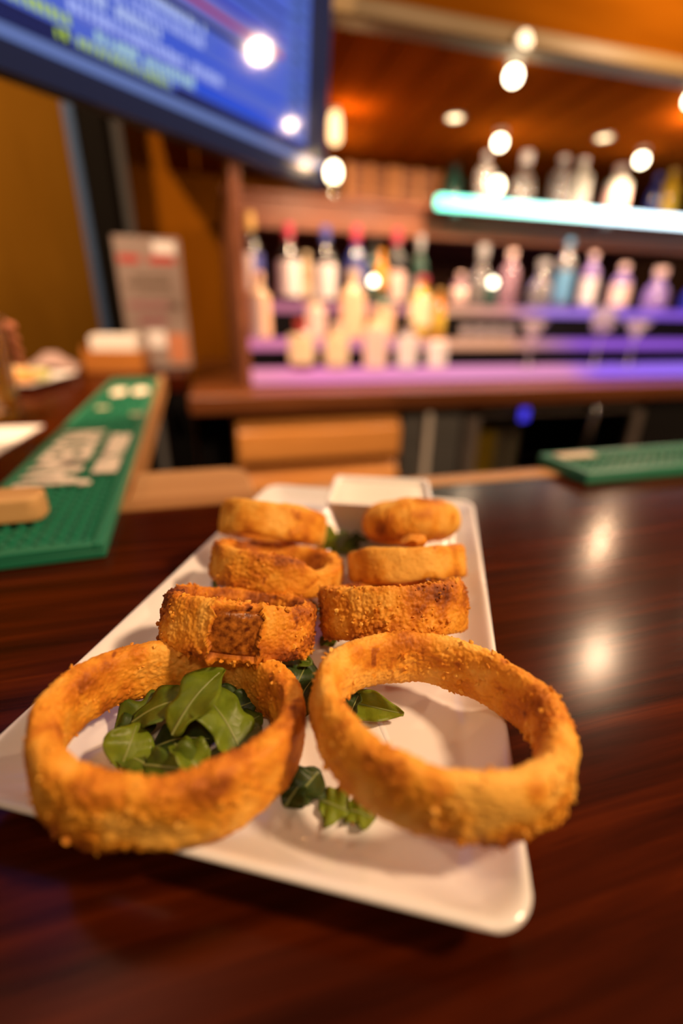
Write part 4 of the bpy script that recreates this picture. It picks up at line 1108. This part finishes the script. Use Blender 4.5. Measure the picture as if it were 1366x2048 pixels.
def leaf(b0, tip, width, roll, mi, label, group, lobes=2.0, curl=0.25, bend=0.12, seed=0, twist=0.0):
    """b0, tip in bar-top coordinates"""
    B, Tt = Vector(b0), Vector(tip); d = Tt - B; Ln = d.length; xa = d.normalized()
    up = Vector((0, -0.25, 1)); ya = up.cross(xa).normalized(); za = xa.cross(ya)
    Rm = Matrix((xa, ya, za)).transposed().to_4x4() @ Matrix.Rotation(R(roll), 4, 'X')
    n, m = 26, 9; rr = random.Random(seed); pa, pb_ = rr.uniform(0, 6), rr.uniform(0, 6)
    v = []
    for i in range(n):
        s = i / (n - 1)
        w = width * 0.5 * (max(s, 0.0) ** 0.55) * ((1 - s) ** 0.62) * 1.75
        wl = w * (0.84 + 0.20 * math.sin(s * lobes * 2 * math.pi + pa) + 0.05 * math.sin(s * 13 + pb_)); wr = w * (0.84 + 0.20 * math.sin(s * lobes * 2 * math.pi + pb_) + 0.05 * math.sin(s * 11 + pa))
        wl = max(wl, 0.0007); wr = max(wr, 0.0007)
        for j in range(m):
            u = -1 + 2 * j / (m - 1); yy = u * (wl if u > 0 else wr)
            zz = curl * abs(yy) ** 1.3 / (width * 0.5) ** 0.3 + bend * Ln * math.sin(math.pi * s) + 0.0009 * math.sin(s * 17 + u * 3 + pa) * abs(u)
            tw = twist * s; v.append((s * Ln, yy * math.cos(tw) - zz * math.sin(tw) * 0.3, zz + yy * math.sin(tw)))
    f = [(i * m + j, (i + 1) * m + j, (i + 1) * m + j + 1, i * m + j + 1) for i in range(n - 1) for j in range(m - 1)]
    me = bpy.data.meshes.new('arugula_leaf'); me.from_pydata(v, [], f); me.update(); me.materials.append(LF[mi])
    for p in me.polygons: p.use_smooth = True
    o = bpy.data.objects.new('arugula_leaf', me); COL.objects.link(o)
    o.matrix_world = Matrix.Translation(W3(B)) @ Rm
    sd = o.modifiers.new('thickness', 'SOLIDIFY'); sd.thickness = 0.00035; sd.offset = 0
    tag(o, label, 'leaf', group)
    mid = [v[i * m + m // 2] for i in range(n)]
    rib = MB().tube([(p[0], p[1], p[2] + 0.0002) for p in mid[:-2]], [0.00055 * (1 - 0.7 * i / n) for i in range(n - 2)], 6).build('midrib', M_RIB, o, smooth=60)
    return o


def pz(px, py, z):
    return tuple(at_z(px, py, z))


GL = 'green leaves heaped inside the front left onion ring'
leaf(pz(345, 1470, 0.020), pz(449, 1338, 0.031), 0.030, -18, 0, 'large pointed green leaf on top of the heap in the front left ring', GL, 1.4, 0.20, 0.10, 3)
leaf(pz(480, 1500, 0.0140), pz(400, 1385, 0.024), 0.030, 16, 0, 'broad green leaf below the large pointed leaf in the front left ring', GL, 1.3, 0.2, 0.12, 4)
leaf(pz(265, 1445, 0.013), pz(395, 1395, 0.022), 0.024, -14, 1, 'dull green leaf with pale rib left of the large pointed leaf', GL, 1.2, 0.15, 0.10, 5)
leaf(pz(240, 1540, 0.0095), pz(275, 1445, 0.017), 0.024, 24, 0, 'bright leaf at the left end of the heap in the front left ring', GL, 1.0, 0.2, 0.15, 6)
leaf(pz(430, 1545, 0.010), pz(520, 1450, 0.016), 0.026, -22, 3, 'pale grey-green leaf at the right of the heap, turned underside up', GL, 1.2, 0.15, 0.10, 7)
leaf(pz(290, 1530, 0.012), pz(420, 1545, 0.012), 0.022, 20, 1, 'curled leaf at the near edge of the heap in the front left ring', GL, 1.5, 0.4, 0.15, 8)
leaf(pz(350, 1490, 0.015), pz(405, 1560, 0.012), 0.018, -10, 0, 'narrow folded leaf in the near middle of the heap', GL, 1.0, 0.9, 0.2, 9)
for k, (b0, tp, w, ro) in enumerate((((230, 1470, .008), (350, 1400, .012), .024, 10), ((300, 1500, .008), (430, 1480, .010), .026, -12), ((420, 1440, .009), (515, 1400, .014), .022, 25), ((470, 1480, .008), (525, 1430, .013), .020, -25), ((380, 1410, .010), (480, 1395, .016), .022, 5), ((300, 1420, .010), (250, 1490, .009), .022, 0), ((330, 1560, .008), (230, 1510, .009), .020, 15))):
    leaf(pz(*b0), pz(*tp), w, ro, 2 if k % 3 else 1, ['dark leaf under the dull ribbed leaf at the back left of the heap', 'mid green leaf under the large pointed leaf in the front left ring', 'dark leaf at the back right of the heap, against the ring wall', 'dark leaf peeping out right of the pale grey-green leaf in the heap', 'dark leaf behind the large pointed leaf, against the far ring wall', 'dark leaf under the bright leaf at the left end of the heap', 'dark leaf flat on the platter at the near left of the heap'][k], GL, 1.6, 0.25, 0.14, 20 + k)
GR = 'green leaf scraps under and between the other onion rings'
leaf(pz(690, 1400, 0.0105), pz(808, 1428, 0.0120), 0.016, 35, 0, 'curled bright green leaf lying inside the front right ring', GR, 0.7, 0.9, 0.05, 31)
leaf(pz(700, 1450, 0.0085), pz(720, 1388, 0.016), 0.014, -30, 2, 'dark folded leaf behind the curled one inside the front right ring', GR, 1.0, 0.8, 0.12, 32)
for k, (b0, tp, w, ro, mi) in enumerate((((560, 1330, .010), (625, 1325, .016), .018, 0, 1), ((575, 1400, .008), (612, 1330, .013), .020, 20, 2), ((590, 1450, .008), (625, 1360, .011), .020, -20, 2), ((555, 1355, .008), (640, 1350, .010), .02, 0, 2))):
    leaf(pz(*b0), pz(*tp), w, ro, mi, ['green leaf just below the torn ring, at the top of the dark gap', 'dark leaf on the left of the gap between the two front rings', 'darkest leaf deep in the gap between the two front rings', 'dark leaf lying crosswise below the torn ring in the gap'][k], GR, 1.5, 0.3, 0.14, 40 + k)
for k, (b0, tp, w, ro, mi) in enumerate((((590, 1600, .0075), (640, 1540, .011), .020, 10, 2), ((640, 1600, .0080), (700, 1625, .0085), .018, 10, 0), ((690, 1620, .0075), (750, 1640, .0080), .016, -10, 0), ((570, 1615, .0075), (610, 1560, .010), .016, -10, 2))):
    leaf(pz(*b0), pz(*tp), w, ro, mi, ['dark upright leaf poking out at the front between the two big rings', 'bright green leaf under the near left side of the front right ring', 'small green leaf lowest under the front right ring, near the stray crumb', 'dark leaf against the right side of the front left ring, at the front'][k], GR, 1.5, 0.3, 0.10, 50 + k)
for k, (b0, tp, w, ro, mi) in enumerate((((640, 1100, .009), (660, 1050, .026), .026, 30, 0), ((665, 1100, .008), (700, 1065, .018), .022, -10, 3), ((690, 1095, .008), (735, 1078, .014), .020, 0, 2), ((660, 1110, .007), (720, 1092, .009), .02, 0, 1))):
    leaf(pz(*b0), pz(*tp), w, ro, mi, ['bright frilly leaf standing highest in front of the dip bowl', 'pale frilly leaf right of the bright one in front of the dip bowl', 'dark leaf beside the bun-shaped ring in front of the dip bowl', 'low green leaf flat on the platter between the third row rings'][k], GR, 2.2, 0.3, 0.14, 60 + k)
for k, (b0, tp, w, ro, mi) in enumerate((((425, 1175, .0075), (452, 1160, .009), .012, 0, 1), ((640, 1290, .0075), (680, 1270, .010), .014, 0, 1), ((590, 1215, .0075), (640, 1225, .009), .014, 10, 3))):
    leaf(pz(*b0), pz(*tp), w, ro, mi, ['leaf scrap under the left side of the third row ring', 'leaf scrap between the second row rings, low down', 'pale leaf scrap behind the second row left ring'][k], GR, 1.5, 0.3, 0.10, 70 + k)
